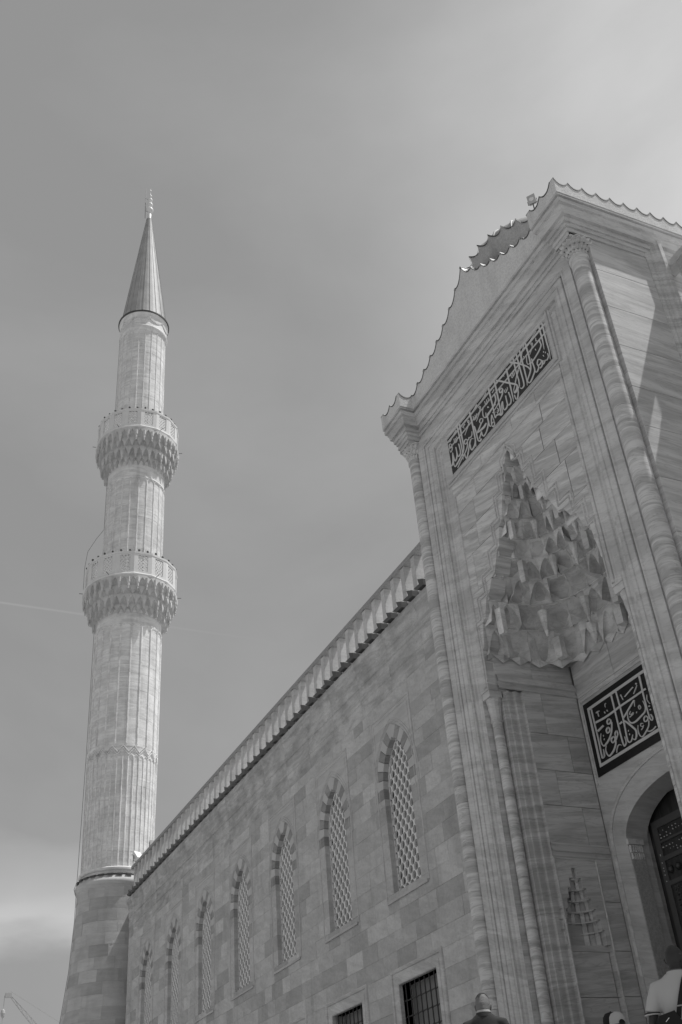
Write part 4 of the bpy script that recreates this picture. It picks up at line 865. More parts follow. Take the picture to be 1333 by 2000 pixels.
# dark backing shell so that no light leaks through
K = 28
for zi in range(len(TZ) - 1):
    for k in range(K):
        P = [vcurve(TZ[zi], k / K, -.30) + (TZ[zi],), vcurve(TZ[zi], (k + 1) / K, -.30) + (TZ[zi],), vcurve(TZ[zi], (k + 1) / K, -.30) + (TZ[zi + 1] + .02,), vcurve(TZ[zi], k / K, -.30) + (TZ[zi + 1] + .02,)]
        vault.add(P, [(0, 1, 2, 3)])
        Q_ = [vcurve(TZ[zi], k / K, -.15) + (TZ[zi],), vcurve(TZ[zi], (k + 1) / K, -.15) + (TZ[zi],), vcurve(TZ[zi + 1], (k + 1) / K, -.03) + (TZ[zi + 1],), vcurve(TZ[zi + 1], k / K, -.03) + (TZ[zi + 1],)]
        vault.add(Q_, [(0, 1, 2, 3)])
vo = vault.build('stalactite_vault', M['muqarnas'], gate)
random.seed(3)
def pendant(x_, y_, zt, L_, r_, kind_):
    if kind_ == 0:    # turned drop
        prof = [(r_ * 1.25, zt), (r_ * 1.2, zt - L_ * .12), (r_ * .7, zt - L_ * .45), (r_ * .8, zt - L_ * .5), (r_ * .42, zt - L_ * .72), (r_ * .5, zt - L_ * .76), (r_ * .25, zt - L_ * .92), (r_ * .3, zt - L_ * .96), (.004, zt - L_)]
        MB().lathe(prof[::-1], 8, (x_, y_)).build('pendant', M['muqarnas'], vo, smooth=False)
    else:             # square block
        MB().lathe([(r_ * .9, zt - L_), (r_ * 1.05, zt - L_ * .9), (r_ * 1.1, zt), ], 4, (x_, y_), a0=PI / 4 + .3).build('pendant', M['muqarnas'], vo)
NC = [13, 12, 12, 11, 10, 9, 7, 6, 5, 3]
for ti in range(len(TZ) - 1):
    z0, z1 = TZ[ti], TZ[ti + 1]; n_ = NC[ti]
    sh = 0 if ti % 2 == 0 else .5
    ss = sorted(set([0.0, 1.0] + [x_ for x_ in [(k + sh) / n_ for k in range(-1, n_ + 1)] if 0.02 < x_ < .98]))
    def C_(z, s_, out=0.0):
        p = vcurve(z, min(max(s_, 0), 1), -out); return (p[0], max(p[1], .13))
    pr = min(.15, .05 + .045 * wout(z0)); H = z1 - z0
    for ci_, (a, b_) in enumerate(zip(ss, ss[1:])):
        cb_ = MB()
        if (ci_ * 7 + ti * 3) % 5 in (0, 3):
            shell_cell(cb_, lambda u, o: C_(z0, a + (b_ - a) * u, o + .01), lambda u: C_(z1, a + (b_ - a) * u, -.012 if ti < 9 else 0), z0, z1, drop=random.uniform(.04, .16), top=random.uniform(.72, .94), bulge=random.uniform(.02, .07))
        else:       # faceted cell between folded ribs
            m_ = (a + b_) / 2; q1, q3 = a + (b_ - a) * .27, a + (b_ - a) * .73; zl = z0 + H * random.uniform(.45, .66); zd = z0 - H * random.uniform(.0, .12)
            P = lambda z_, s_, o, zz: C_(z_, s_, o) + (zz,)
            V = [P(z0, a, -pr * .5, zd), P(z0, q1, pr * .5, z0), P(z0, m_, pr * .9, z0), P(z0, q3, pr * .5, z0), P(z0, b_, -pr * .5, zd),
                 P(z0, a, -pr * .75, zl), P(z0, m_, pr * .55, zl), P(z0, b_, -pr * .75, zl),
                 P(z1, a, 0, z1), P(z1, q1, 0, z1), P(z1, m_, 0, z1), P(z1, q3, 0, z1), P(z1, b_, 0, z1),
                 P(z0, q1, pr * .1, z0 + H * .8), P(z0, q3, pr * .1, z0 + H * .8)]
            V[13] = tuple((V[13][k] + V[9][k]) / 2 for k in range(2)) + (z0 + H * .8,); V[14] = tuple((V[14][k] + V[11][k]) / 2 for k in range(2)) + (z0 + H * .8,)
            cb_.add(V, [(0, 1, 5), (1, 2, 6), (1, 6, 5), (2, 3, 6), (3, 4, 7), (3, 7, 6), (5, 6, 13), (5, 13, 8), (8, 13, 9), (6, 10, 13), (13, 10, 9), (6, 14, 10), (14, 11, 10), (6, 7, 14), (7, 12, 14), (14, 12, 11)])
            for e_ in (a + (b_ - a) * .004, b_ - (b_ - a) * .004):
                cb_.add([P(z0, e_, -pr * .5, zd), P(z0, e_, -pr * .75, zl), P(z1, e_, 0, z1), P(z0, e_, .26, z1), P(z0, e_, .26, zd)], [(0, 1, 2, 3, 4)])
        cb_.build('stalactite_cell', M['muqarnas'], vo)
    # thin joint lip between tiers, following the fronts
    lip = MB(); K = 36
    for k in range(K):
        a, b_ = k / K, (k + 1) / K; w1_ = .018 + .014 * math.sin(a * n_ * 2 * PI); w2_ = .018 + .014 * math.sin(b_ * n_ * 2 * PI)
        A = [C_(z1, a, -w1_) + (z1 - .008,), C_(z1, b_, -w2_) + (z1 - .008,), C_(z1, b_, .30) + (z1 - .008,), C_(z1, a, .30) + (z1 - .008,)]
        lip.add(A + [(p[0], p[1], p[2] + .016) for p in A], [(0, 1, 2, 3), (4, 5, 6, 7), (0, 1, 5, 4)])
    if ti < 9: lip.build('stalactite_lip', M['muqarnas'], vo)
    if ti in (1, 3, 5, 7):
        for j, s_ in enumerate(ss[1:-1]):
            if (j + ti // 2) % 2: continue
            p = C_(z1, s_, -.02); pendant(p[0], p[1], z0 + .24, .62 - .04 * ti, .10 - .006 * ti, 0 if (j // 2) % 3 else 1)
for s_ in (.24, .36, .5, .64, .76):
    p = vcurve(11.4, s_, .10); pendant(p[0], p[1], 11.5, .46, .11, 0 if s_ in (.36, .64) else 1)
# lower edge of the vault on the walls: scalloped band of facets hanging below
lb = MB(); K = 17
for k in range(K):
    a, b_ = k / K, (k + 1) / K; m_ = (a + b_) / 2
    P = lambda s_, i_, z: (vcurve(11.1, s_, i_)[0], vcurve(11.1, s_, i_)[1], z)
    lb.add([P(a, .10, 11.1), P(m_, -.02, 11.1), P(b_, .10, 11.1), P(a, .01, 10.95), P(m_, .01, 11.08), P(b_, .01, 10.95)], [(0, 1, 4, 3), (1, 2, 5, 4)])
lb.build('stalactite_foot', M['muqarnas'], vo)

# ---- cornice of the gateway
gp = [(-3.66, 4.4), (-3.66, -.24), (-3.21, -.24), (-3.21, .12), (3.21, .12), (3.21, -.24), (3.66, -.24), (3.66, 4.4)]
cp_ = [(0, 17.40), (0, 17.50), (.03, 17.50), (.03, 17.56), (.015, 17.57), (.015, 17.63), (.05, 17.63), (.055, 17.72), (.09, 17.72), (.095, 17.80), (.075, 17.82), (.08, 17.86), (.15, 17.86), (.165, 17.97), (.185, 18.0), (.185, 18.07), (.232, 18.08), (.24, 18.18), (.205, 18.19), (.205, 18.235), (.262, 18.236), (.262, 18.296), (-.1, 18.305)]
b = MB(); b.sweep(gp, [(-o, h) for o, h in cp_], XY)
b.build('cornice', M['marble_frame'], gate)
# ---- scalloped crest with a lead edge
def crest(name, u0, u1, n, ztip, zdip, zb, fn, h0, h1, basefn=None, corner=None, lead_h=.024):
    top = []; K = 6
    for i in range(n):
        for k in range(K):
            f_ = k / K; top.append((u0 + (u1 - u0) * (i + f_) / n, f_))
    top.append((u1, 0.0))
    bz = basefn or (lambda u: 0.0)
    pts = [(u, bz(u) + zdip + (ztip - zdip) * (1 - math.sin(PI * f_)) ** 1.3) for u, f_ in top]
    b = MB(); m_ = len(pts)
    V = [fn(u, zb, h0) for u, z in pts] + [fn(u, z, h0) for u, z in pts] + [fn(u, zb, h1) for u, z in pts] + [fn(u, z, h1) for u, z in pts]
    Fc = []
    for i in range(m_ - 1):
        Fc += [(i, i + 1, m_ + i + 1, m_ + i), (2 * m_ + i, 2 * m_ + i + 1, 3 * m_ + i + 1, 3 * m_ + i), (m_ + i, m_ + i + 1, 3 * m_ + i + 1, 3 * m_ + i)]
    Fc += [(0, m_, 3 * m_, 2 * m_), (m_ - 1, 2 * m_ - 1, 4 * m_ - 1, 3 * m_ - 1)]
    o = b.add(V, Fc).build(name, M['crest'], gate)
    hh = h0 - math.copysign(.012, h1 - h0); hb = h1 + math.copysign(.02, h1 - h0)
    e = MB(); V = [fn(u, z - lead_h * .6, hh) for u, z in pts] + [fn(u, z + lead_h * .6, hh) for u, z in pts] + [fn(u, z - lead_h * .6, hb) for u, z in pts] + [fn(u, z + lead_h * .6, hb) for u, z in pts]
    Fc = []
    for i in range(m_ - 1):
        Fc += [(i, i + 1, m_ + i + 1, m_ + i), (m_ + i, m_ + i + 1, 3 * m_ + i + 1, 3 * m_ + i), (i, i + 1, 2 * m_ + i + 1, 2 * m_ + i)]
    e.add(V, Fc).build('lead_edge', M['lead'], o)
    return o
for s in (1, -1):
    crest('crest', s * 3.806, s * 3.064, 2, 18.70, 18.56, 18.29, XZ, -.50, -.38)
    crest('crest', -.50, 4.7, 15, 18.70, 18.56, 18.29, lambda u, v, h: (s * h, u, v), 3.93, 3.81)
    crest('crest', -.50, -.14, 1, 18.70, 18.60, 18.29, lambda u, v, h: (s * h, u, v), 2.94, 3.06)
GT = [(0, 20.28), (.16, 20.08), (.3, 19.95), (.7, 19.63), (1.2, 19.33), (1.73, 19.08), (2.3, 18.86), (2.95, 18.66)]
def gz(x):
    x = abs(x)
    for a, b_ in zip(GT, GT[1:]):
        if x <= b_[0]: return a[1] + (b_[1] - a[1]) * (x - a[0]) / (b_[0] - a[0])
    return GT[-1][1]
crest('gable', -2.936, -.002, 8, .07, -.075, 18.29, XZ, -.14, .10, basefn=gz, lead_h=.026)
crest('gable', .002, 2.936, 8, .07, -.075, 18.29, XZ, -.14, .10, basefn=gz, lead_h=.026)
# lead covering behind the gable, in wavy ridges that end in rounded noses over the scallops
for s in (1, -1):
    for i in range(8):
        xa = s * (2.95 * i / 8); 
        b = MB(); x0 = xa; z0 = gz(x0) + .03
        b.tube([(x0, -.16, z0 - .0), (x0, .6, z0 + .03), (x0, 1.8, z0 + .05)], .035, 6)
        b.build('lead_roll', M['lead_pale'], gate, smooth=True)
rf = MB()
xs_ = [i * .25 - 3.75 for i in range(31)]
rf.add([(x_, .05, min(gz(x_), 20.2) - .05 if abs(x_) < 2.95 else 18.5) for x_ in xs_] + [(x_, 4.4, 18.55 + .25 * (1 - abs(x_) / 3.8)) for x_ in xs_], [(i, i + 1, 31 + i + 1, 31 + i) for i in range(30)])
rf.build('lead_roof', M['lead_pale'], gate)
# ---- small domed lantern behind the gable: fluted drum edge and lead dome
dc = (0.05, 2.1); RD = 1.72; NF = 30; DZ = .42
dm = MB()
prof = [(RD - .10, 18.3), (RD - .10, 19.95 + DZ), (RD - .02, 20.0 + DZ), (RD + .02, 20.06 + DZ), (RD - .02, 20.10 + DZ), (RD - .06, 20.12 + DZ)]
dm.lathe(prof, 48, dc, cap=False); dome = dm.build('dome', M['drum'], gate, smooth=True)
fl = MB(); V = []; K = 8
for i in range(NF * K):
    a = 2 * PI * i / (NF * K); f_ = (i % K) / K; w = 1 - math.sin(PI * f_)
    V.append((dc[0] + (RD - .10 + .05 * w) * math.cos(a), dc[1] + (RD - .10 + .05 * w) * math.sin(a), 20.12 + DZ))
for i in range(NF * K):
    a = 2 * PI * i / (NF * K); f_ = (i % K) / K; w = (1 - math.sin(PI * f_)) ** 1.2
    V.append((dc[0] + (RD - .03 + .12 * w) * math.cos(a), dc[1] + (RD - .03 + .12 * w) * math.sin(a), 20.50 + DZ + .08 * w))
for i in range(NF * K):
    a = 2 * PI * i / (NF * K); f_ = (i % K) / K; w = (1 - math.sin(PI * f_)) ** 1.2
    V.append((dc[0] + (RD - .1) * math.cos(a), dc[1] + (RD - .1) * math.sin(a), 20.53 + DZ + .08 * w))
N_ = NF * K
fl.add(V, [(r * N_ + i, r * N_ + (i + 1) % N_, (r + 1) * N_ + (i + 1) % N_, (r + 1) * N_ + i) for r in range(2) for i in range(N_)])
fl.build('fluted_rim', M['drum'], dome)
le = MB(); V = []
for dz in (-.02, .025):
    for i in range(N_):
        a = 2 * PI * i / N_; f_ = (i % K) / K; w = (1 - math.sin(PI * f_)) ** 1.2; r_ = RD - .01 + .12 * w
        V.append((dc[0] + r_ * math.cos(a), dc[1] + r_ * math.sin(a), 20.51 + DZ + .08 * w + dz))
le.add(V, [(i, (i + 1) % N_, N_ + (i + 1) % N_, N_ + i) for i in range(N_)]); le.build('lead_edge', M['lead'], dome)
dl = MB(); pr_ = [(RD - .1, 20.55 + DZ)] + [((RD - .12) * math.cos(t * PI / 16), 20.56 + DZ + 1.0 * math.sin(t * PI / 16)) for t in range(8)] + [(.02, 21.56 + DZ)]
dl.lathe(pr_, 40, dc, cap=False); dl.build('lead_dome', M['lead_pale'], dome, smooth=True)
for i in range(20):
    a = 2 * PI * i / 20
    MB().tube([(dc[0] + r_ * math.cos(a), dc[1] + r_ * math.sin(a), z_ + .015) for r_, z_ in pr_[1:]], .028, 5).build('lead_roll', M['lead_pale'], dome, smooth=True)

# ---- floodlights
def floodlight(loc, yaw, tilt, label, mt, k=1.0):
    t = empty('floodlight', loc); tag(t, label, 'floodlight', 'floodlights')
    Mx = Matrix.Translation(loc) @ Matrix.Rotation(yaw, 4, 'Z')
    def P(pts): return [tuple(Mx @ Vector(p)) for p in pts]
    a = MB().tube([(0, 0, 0), (0, 0, .42 * k)], .022 * k, 8); a.v = P(a.v); a.build('pole', M['cable'], t)
    hd = MB().box(-.13 * k, .13 * k, -.05 * k, .06 * k, -.17 * k, .17 * k)
    hd.box(-.15 * k, .15 * k, -.075 * k, -.05 * k, -.19 * k, .19 * k)
    R_ = Matrix.Translation((0, 0, .60 * k)) @ Matrix.Rotation(tilt, 4, 'X')
    hd.v = P([tuple(R_ @ Vector(p)) for p in hd.v]); h = hd.build('housing', mt, t)
    br = MB().tube([(-.17 * k, 0, .6 * k), (-.17 * k, 0, .42 * k), (.17 * k, 0, .42 * k), (.17 * k, 0, .6 * k)], .014 * k, 6); br.v = P(br.v); br.build('bracket', M['cable'], t)
    ln = MB().lathe([(.09 * k, 0), (.07 * k, .012), (.001, .02)], 12, cap=False)
    ln.v = P([tuple(R_ @ Matrix.Translation((0, -.076 * k, 0)) @ Matrix.Rotation(PI / 2, 4, 'X') @ Vector(p)) for p in ln.v]); ln.build('lens', M['white_paint'], t, smooth=True)
    return t
M['lamp_grey'] = mat('lamp_grey', .46, .5, bump=0)
floodlight((2.40, .3, 19.80), .6, .15, 'small grey floodlight standing above the scalloped roof edge of the gateway', M['lamp_grey'], .62)
floodlight((-37.45, 2.35, 16.95), -1.2, .7, 'white floodlight at the far end of the balustrade against the minaret shaft', M['white_paint'], 1.5)

# ================================================================== minaret
mx, my = -40.6, 2.1
mina = empty('minaret', (mx, my, 0)); tag(mina, 'tall fluted limestone minaret with two balconies and a pointed lead cap', 'minaret')
def ml(prof, n, nm, mt, smooth=True, par=None, cap=True):
    return MB().lathe(prof, n, (mx, my), cap=cap).build(nm, mt, par or mina, smooth=smooth)
# base in courses of blocks
random.seed(21)
def rbase(z): 
    T = [(0, 3.1), (7.5, 2.95), (9.5, 2.62), (10.9, 2.30), (13.1, 2.06), (15.5, 1.95), (16.9, 1.94)]
    for a, b_ in zip(T, T[1:]):
        if z <= b_[0]: return a[1] + (b_[1] - a[1]) * (z - a[0]) / (b_[0] - a[0])
    return 1.94
ml([(rbase(z) - .05, z) for z in (0, 4, 7.5, 9.5, 10.9, 13.1, 15.5, 16.8)], 32, 'base_core', M['minaret_base'])
z = 0.0; nb_ = 0; rest = MB()
while z < 16.7:
    z1 = min(z + .56, 16.75); nblk = 13; a0 = random.random()
    for k in range(nblk):
        t0 = 2 * PI * (k + a0) / nblk; t1 = 2 * PI * (k + 1 + a0) / nblk
        am = (t0 + t1) / 2
        r0, r1 = rbase(z), rbase(z1); d_ = random.uniform(-.006, .006); V = []
        for r_, zz in ((r0, z + .002), (r1, z1 - .002)):
            for q in range(4):
                t = t0 + .001 + (t1 - t0 - .002) * q / 3; V.append((mx + (r_ + d_) * math.cos(t), my + (r_ + d_) * math.sin(t), zz))
        Fc = [(q, q + 1, 4 + q + 1, 4 + q) for q in range(3)]
        vis = z > 8.3 and (-1.7 < ((am + PI) % (2 * PI)) - PI < 1.5)
        (MB().add(V, Fc).build('stone_block', M['minaret_base'], mina, smooth=True)) if vis else rest.add(V, Fc)
    z = z1
rest.build('stone_blocks', M['minaret_base'], mina, kind='stuff')
ml([(1.93, 16.72), (1.99, 16.78), (2.06, 16.9), (2.08, 17.0), (2.04, 17.12), (1.94, 17.2), (1.90, 17.3)], 48, 'ring_moulding', M['wall_frame'])
for k in range(26):     # dark lead lugs on the ring
    t = 2 * PI * k / 26
    b = MB(); V = []
    for r_, zz in ((1.88, 17.30), (2.0, 17.27), (2.0, 17.36), (1.88, 17.40)):
        for q in range(4):
            tt = t + (2 * PI / 26) * .62 * q / 3; V.append((mx + r_ * math.cos(tt), my + r_ * math.sin(tt), zz))
    b.add(V, [(4 * a + q, 4 * a + q + 1, 4 * ((a + 1) % 4) + q + 1, 4 * ((a + 1) % 4) + q) for a in range(4) for q in range(3)] + [(0, 4, 8, 12), (3, 7, 11, 15)])
    b.build('lead_lug', M['lead'], mina)
def shaft(z0, z1, r0, r1, nrib, name, rib_r=.045, step=.55):
    pr_ = []; z = z0; ZZ = []
    while z < z1 - .01:
        z2 = min(z + step * random.choice((.85, 1, 1.15)), z1)
        f0 = (z - z0) / (z1 - z0); f1 = (z2 - z0) / (z1 - z0); a = r0 + (r1 - r0) * f0; b_ = r0 + (r1 - r0) * f1; dd = random.choice((0, 0, 0, .008, .004))
        pr_ += [(a - .005, z), (a + dd, z + .012), (b_ + dd, z2 - .012), (b_ - .005, z2)]; z = z2
    o = ml(pr_, 96, name, M['minaret'], smooth=False)
    rb = MB().tube([(mx + r0 + .005, my, z0 + .15), (mx + r1 + .005, my, z1 - .25)], rib_r, 6)
    rb.v = [(x_ - mx, y_ - my, z_) for x_, y_, z_ in rb.v]
    me = rb.mesh('fluting_roll')
    for k in range(nrib):
        q = link('fluting_roll', me, M['minaret'], o); q.location = (mx, my, 0); q.rotation_euler = (0, 0, 2 * PI * (k + .5) / nrib)
    # round-headed ends of the flutes
    hd = MB()
    for k in range(nrib):
        t0 = 2 * PI * (k + .5) / nrib; pts = []
        for q in range(7):
            a = PI * q / 6; t = t0 + (2 * PI / nrib) * (.5 - .5 * math.cos(a)); zz = z1 - .28 + math.sin(a) * .22; rr = r1 + .01
            pts.append((mx + rr * math.cos(t), my + rr * math.sin(t), zz))
        hd.tube(pts, rib_r * .8, 5)
    hd.build('flute_heads', M['minaret'], o)
    return o
shaft(17.4, 23.7, 1.79, 1.86, 40, 'lower_shaft', .040)
lo = shaft(24.1, 31.6, 1.87, 1.90, 20, 'middle_shaft', .052)
ml([(1.85, 23.6), (1.87, 24.2)], 48, 'zigzag_band', M['minaret'])
zg = MB()
for off in (0, .16):
    pts = []
    for k in range(41):
        t = 2 * PI * (k + .5 * 1) / 40; rr = 1.885; pts.append((mx + rr * math.cos(t), my + rr * math.sin(t), 23.62 + off + (.36 if k % 2 == 0 else 0)))
    zg.tube(pts, .035, 5)
zg.build('zigzag_moulding', M['minaret'], mina)
ml([(1.88, 17.55), (1.93, 17.6), (1.93, 17.68), (1.86, 17.74)], 48, 'foot_moulding', M['minaret'])
ml([(1.90, 31.5), (1.95, 31.56), (1.95, 31.62), (1.88, 31.7), (1.90, 32.3)], 48, 'neck_band', M['minaret'])
shaft(35.0, 42.2, 1.79, 1.80, 22, 'upper_shaft', .046)
ml([(1.78, 42.1), (1.86, 42.16), (1.86, 42.24), (1.80, 42.32), (1.82, 43.2)], 48, 'neck_band', M['minaret'])
shaft(46.0, 55.6, 1.57, 1.56, 22, 'top_shaft', .038)
ml([(1.56, 55.4), (1.70, 55.6), (1.72, 55.72), (1.64, 55.85), (1.66, 56.7), (1.74, 56.9), (1.76, 57.05)], 48, 'cap_band', M['minaret'])
gl = MB()
for k in range(10):
    t0 = 2 * PI * k / 10
    for off in (0, .09):
        pts = []
        for q in range(9):
            f_ = q / 8; t = t0 + 2 * PI / 10 * f_; zz = 56.62 - off - .34 * math.sin(PI * f_); pts.append((mx + 1.67 * math.cos(t), my + 1.67 * math.sin(t), zz))
        gl.tube(pts, .028, 5)
    gl.ball((mx + 1.69 * math.cos(t0), my + 1.69 * math.sin(t0), 56.55), .07, 6)
gl.build('garland', M['minaret'], mina)
# stalactite corbelling and balconies
def balcony(zb, rb0, zf, rf_, zt, N=16):
    """zb start of corbelling, zf floor level, zt top of the railing"""
    o = ml([(rb0 - .05, zb - .1), (rb0, zb + .1), (rb0 + .25, (zb + zf) / 2), (rf_ - .25, zf - .1), (rf_ - .1, zf - .02)], 48, 'balcony', M['minaret'], cap=False)
    tiers = 4; cells = 2 * N
    radii = [rb0 + (rf_ - rb0) * (i / tiers) ** .85 for i in range(tiers + 1)]
    tz = [zb + (zf - .12 - zb) * f_ for f_ in (0, .20, .48, .70, 1.0)]
    for ti in range(tiers):
        b = MB(); r0, r1 = radii[ti], radii[ti + 1]; z0, z1 = tz[ti], tz[ti + 1]; sh = .5 * (ti % 2)
        P = lambda r_, t, z_: (mx + r_ * math.cos(t), my + r_ * math.sin(t), z_)
        for k in range(cells):
            t0 = 2 * PI * (k + sh) / cells; dt_ = 2 * PI / cells
            Pp = lambda r_, t: (mx + r_ * math.cos(t), my + r_ * math.sin(t))
            shell_cell(b, lambda u, o_: Pp(r0 - .02 - o_, t0 + dt_ * u), lambda u: Pp(r1, t0 + dt_ * u), z0, z1, 4, 3, drop=.22, bulge=.05)
        b.build('stalactite_tier', M['muqarnas_pale'], o)
        if ti in (1, 3):
            pd = MB(); pd.lathe([(.004, -.36), (.05, -.31), (.035, -.25), (.07, -.16), (.065, .0), (.11, .1), (.115, .42)], 6)
            me = pd.mesh('drop')
            for k in range(cells // 2 if ti == 1 else cells):
                t = 2 * PI * ((2 * k if ti == 1 else k) + sh) / cells
                q = link('drop', me, M['muqarnas_pale'], o); q.location = (mx + (r1 - .03) * math.cos(t), my + (r1 - .03) * math.sin(t), z0 + .02)
    b = MB(); A = lambda k: 2 * PI * (k + .5) / N
    ring = [(rf_ - .05, zf - .16), (rf_ + .03, zf - .12), (rf_ + .06, zf - .04), (rf_ + .03, zf + .04), (rf_ - .02, zf + .08), (rf_ - .3, zf + .09), (rb0 - .1, zf + .10)]
    MB().lathe(ring, N, (mx, my), a0=A(0), cap=False).build('balcony_floor', M['rail'], o)
    MB().lathe([(rf_ - .14, zt - .12), (rf_ + .02, zt - .12), (rf_ + .03, zt), (rf_ - .14, zt + .01)], N, (mx, my), a0=A(0), cap=False).build('handrail', M['rail'], o)
    H = zt - zf - .2; side = 2 * rf_ * math.sin(PI / N); ap = rf_ * math.cos(PI / N) - .04
    # pierced panel (x = along, y = outward)
    pw = side * .56
    pn = lattice_mesh(lambda z_: pw / 2, zf + .20, zt - .22, .190, .125, .062, 0, .05, 0, border=.006)
    for (x0, x1, z0, z1) in ((-side / 2, -pw / 2, zf + .08, zt - .12), (pw / 2, side / 2, zf + .08, zt - .12), (-pw / 2, pw / 2, zf + .08, zf + .20), (-pw / 2, pw / 2, zt - .22, zt - .12)): pn.box(x0, x1, -.03, .07, z0, z1)
    me = pn.mesh('railing_panel')
    for k in range(N):
        t = 2 * PI * (k + 1) / N
        q = link('railing_panel', me, M['rail'], o); q.location = (mx + ap * math.cos(t), my + ap * math.sin(t), 0); q.rotation_euler = (0, 0, t + PI / 2)
    bl = MB(); bl.tube([(0, 0, 0), (0, 0, .07)], .025, 6); bl.ball((0, 0, .12), .075, 8); bme = bl.mesh('finial_ball', True)
    for k in range(2 * N):
        t = PI * (k + .5) / N
        rr = rf_ - .06 if k % 2 else rf_ * math.cos(PI / N * .5) - .08
        q = link('finial_ball', bme, M['lead'], o); q.location = (mx + rr * math.cos(t), my + rr * math.sin(t), zt)
    for k in range(6):   # little iron hooks under the floor
        t = 2 * PI * (k + .3) / 6
        MB().tube([(mx + rf_ * math.cos(t), my + rf_ * math.sin(t), zf), (mx + (rf_ + .28) * math.cos(t), my + (rf_ + .28) * math.sin(t), zf + .02)], .018, 5).build('hook', M['iron'], o)
    return o
M['muqarnas_pale'] = mat('muqarnas_limestone', .58, .85, rnd=.05, weather=.22, blotch=.18, bump=.3)
balcony(32.3, 1.92, 34.45, 2.76, 35.95)
balcony(43.2, 1.84, 45.7, 2.66, 47.15)
ml([(1.80, 34.5), (1.80, 35.2)], 32, 'shaft_core', M['minaret'])
# lead cap with standing seams, finial, lightning rod
cap_ = ml([(1.70, 57.05), (1.80, 57.02), (1.80, 57.12), (1.66, 57.2), (1.60, 57.4), (.20, 69.05)], 40, 'lead_cap', M['lead_pale'], smooth=False)
ml([(1.70, 56.98), (1.82, 57.0), (1.83, 57.10), (1.74, 57.13)], 48, 'eaves_edge', M['lead'])
sm = MB().tube([(1.63, 0, 57.2), (.205, 0, 69.05)], .03, 4, .014).mesh('seam')
for k in range(20):
    q = link('seam', sm, M['lead_pale'], cap_); q.location = (mx, my, 0); q.rotation_euler = (0, 0, 2 * PI * k / 20)
def bulb(z, r, n=6): return [(r * math.sin(PI * (i + .6) / (n + .2)), z - r * 1.05 * math.cos(PI * (i + .6) / (n + .2))) for i in range(n)]
ml([(.20, 68.95), (.14, 69.2), (.17, 69.6), (.08, 69.75)] + bulb(70.15, .30) + [(.09, 70.46)] + bulb(70.80, .24) + [(.07, 71.06)] + bulb(71.38, .20) + [(.055, 71.6)] + bulb(71.88, .14) + [(.03, 72.05), (.025, 72.5), (.06, 72.56), (.04, 72.68), (.004, 72.8)], 20, 'finial', M['brass'])
MB().tube([(mx + .05, my - .35, 69.0), (mx + .02, my - .40, 72.6)], .02, 6).build('lightning_rod', M['iron'], mina)
for z_ in (69.9, 71.4): MB().tube([(mx + .05, my - .38, z_), (mx, my, z_)], .012, 5).build('rod_bracket', M['iron'], mina)
M['cable_pale'] = mat('cable_pale', .22, .6, bump=0)
def wire(pts, nm='lightning_cable'): MB().tube(pts, .014, 5).build(nm, M['cable_pale'], mina)
tw = -1.62   # angle of the left silhouette
cw = lambda r_, z_, t=tw: (mx + r_ * math.cos(t), my + r_ * math.sin(t), z_)
wire([cw(2.98, 7.5), cw(2.66, 9.5), cw(2.34, 10.9), cw(2.10, 13.1), cw(1.99, 15.5), cw(2.0, 16.7), cw(2.12, 17.0), cw(2.0, 17.4), cw(1.98, 24), cw(2.03, 32.2)])
wire([cw(2.84, 34.5), cw(2.86, 36.0), cw(2.75, 37.2), cw(2.3, 38.2), cw(1.86, 39.0), cw(1.88, 43.0)])
wire([cw(1.66, 47.4), cw(1.66, 55.4)])

# ================================================================== crane far off
cr0 = Vector((-208.7, 23.1, 44.2)); cr1 = Vector((-214.0, 47.0, 22.0))
crane = empty('crane', (-214.0, 47.0, 0)); tag(crane, 'distant lattice crane jib with a hanging hook block above the bottom left corner', 'crane')
d = (cr1 - cr0); Ld = d.length; d.normalize(); sd = d.cross(Vector((1, 0, 0))).normalized(); up_ = Vector((1, 0, 0))
jb = MB(); NSEG = 22
def corner(i, k):
    w = .34 * min(1.0, .35 + i / 5) ; c = cr0 + d * (Ld * i / NSEG); return c + sd * w * (1 if k in (0, 3) else -1) + up_ * w * (1 if k < 2 else -1)
for k in range(4): jb.tube([corner(i, k) for i in range(NSEG + 1)], .045, 4)
for i in range(NSEG):
    for k in range(4):
        a, b_ = corner(i, k), corner(i + 1, (k + 1) % 4)
        jb.tube([a, b_], .03, 4); jb.tube([corner(i, k), corner(i, (k + 1) % 4)], .03, 4)
jb.build('jib', M['crane'], crane)
MB().tube([cr0 + Vector((0, 0, .8)), cr1 + Vector((0, 9, 6))], .06, 4).build('pendant_line', M['crane'], crane)
MB().box(cr0.x - .3, cr0.x + .3, cr0.y - .9, cr0.y + .25, cr0.z - .35, cr0.z + .45).build('jib_head', M['crane'], crane)
MB().tube([cr0 + Vector((0, -1.0, 0)), (cr0.x, cr0.y - 1.0, 24)], .06, 4).build('hoist_rope', M['crane'], crane)
hb = MB().lathe([(.05, 40.2), (.35, 40.6), (.45, 41.1), (.32, 41.6), (.05, 41.9)], 8, (cr0.x, cr0.y - 1.0)); hb.build('hook_block', M['crane'], crane)
mst = MB()
for k in range(4):
    ox, oy = (1.0 if k in (0, 3) else -1.0), (1.0 if k < 2 else -1.0)
    mst.tube([(cr1.x + ox, cr1.y + oy, 0), (cr1.x + ox, cr1.y + oy, 24)], .14, 4)
for i in range(12):
    for k in range(4):
        A_ = [(1, 1), (-1, 1), (-1, -1), (1, -1)]; p, q = A_[k], A_[(k + 1) % 4]
        mst.tube([(cr1.x + p[0], cr1.y + p[1], 2 * i), (cr1.x + q[0], cr1.y + q[1], 2 * i + 2)], .07, 4)
mst.build('mast', M['crane'], crane)

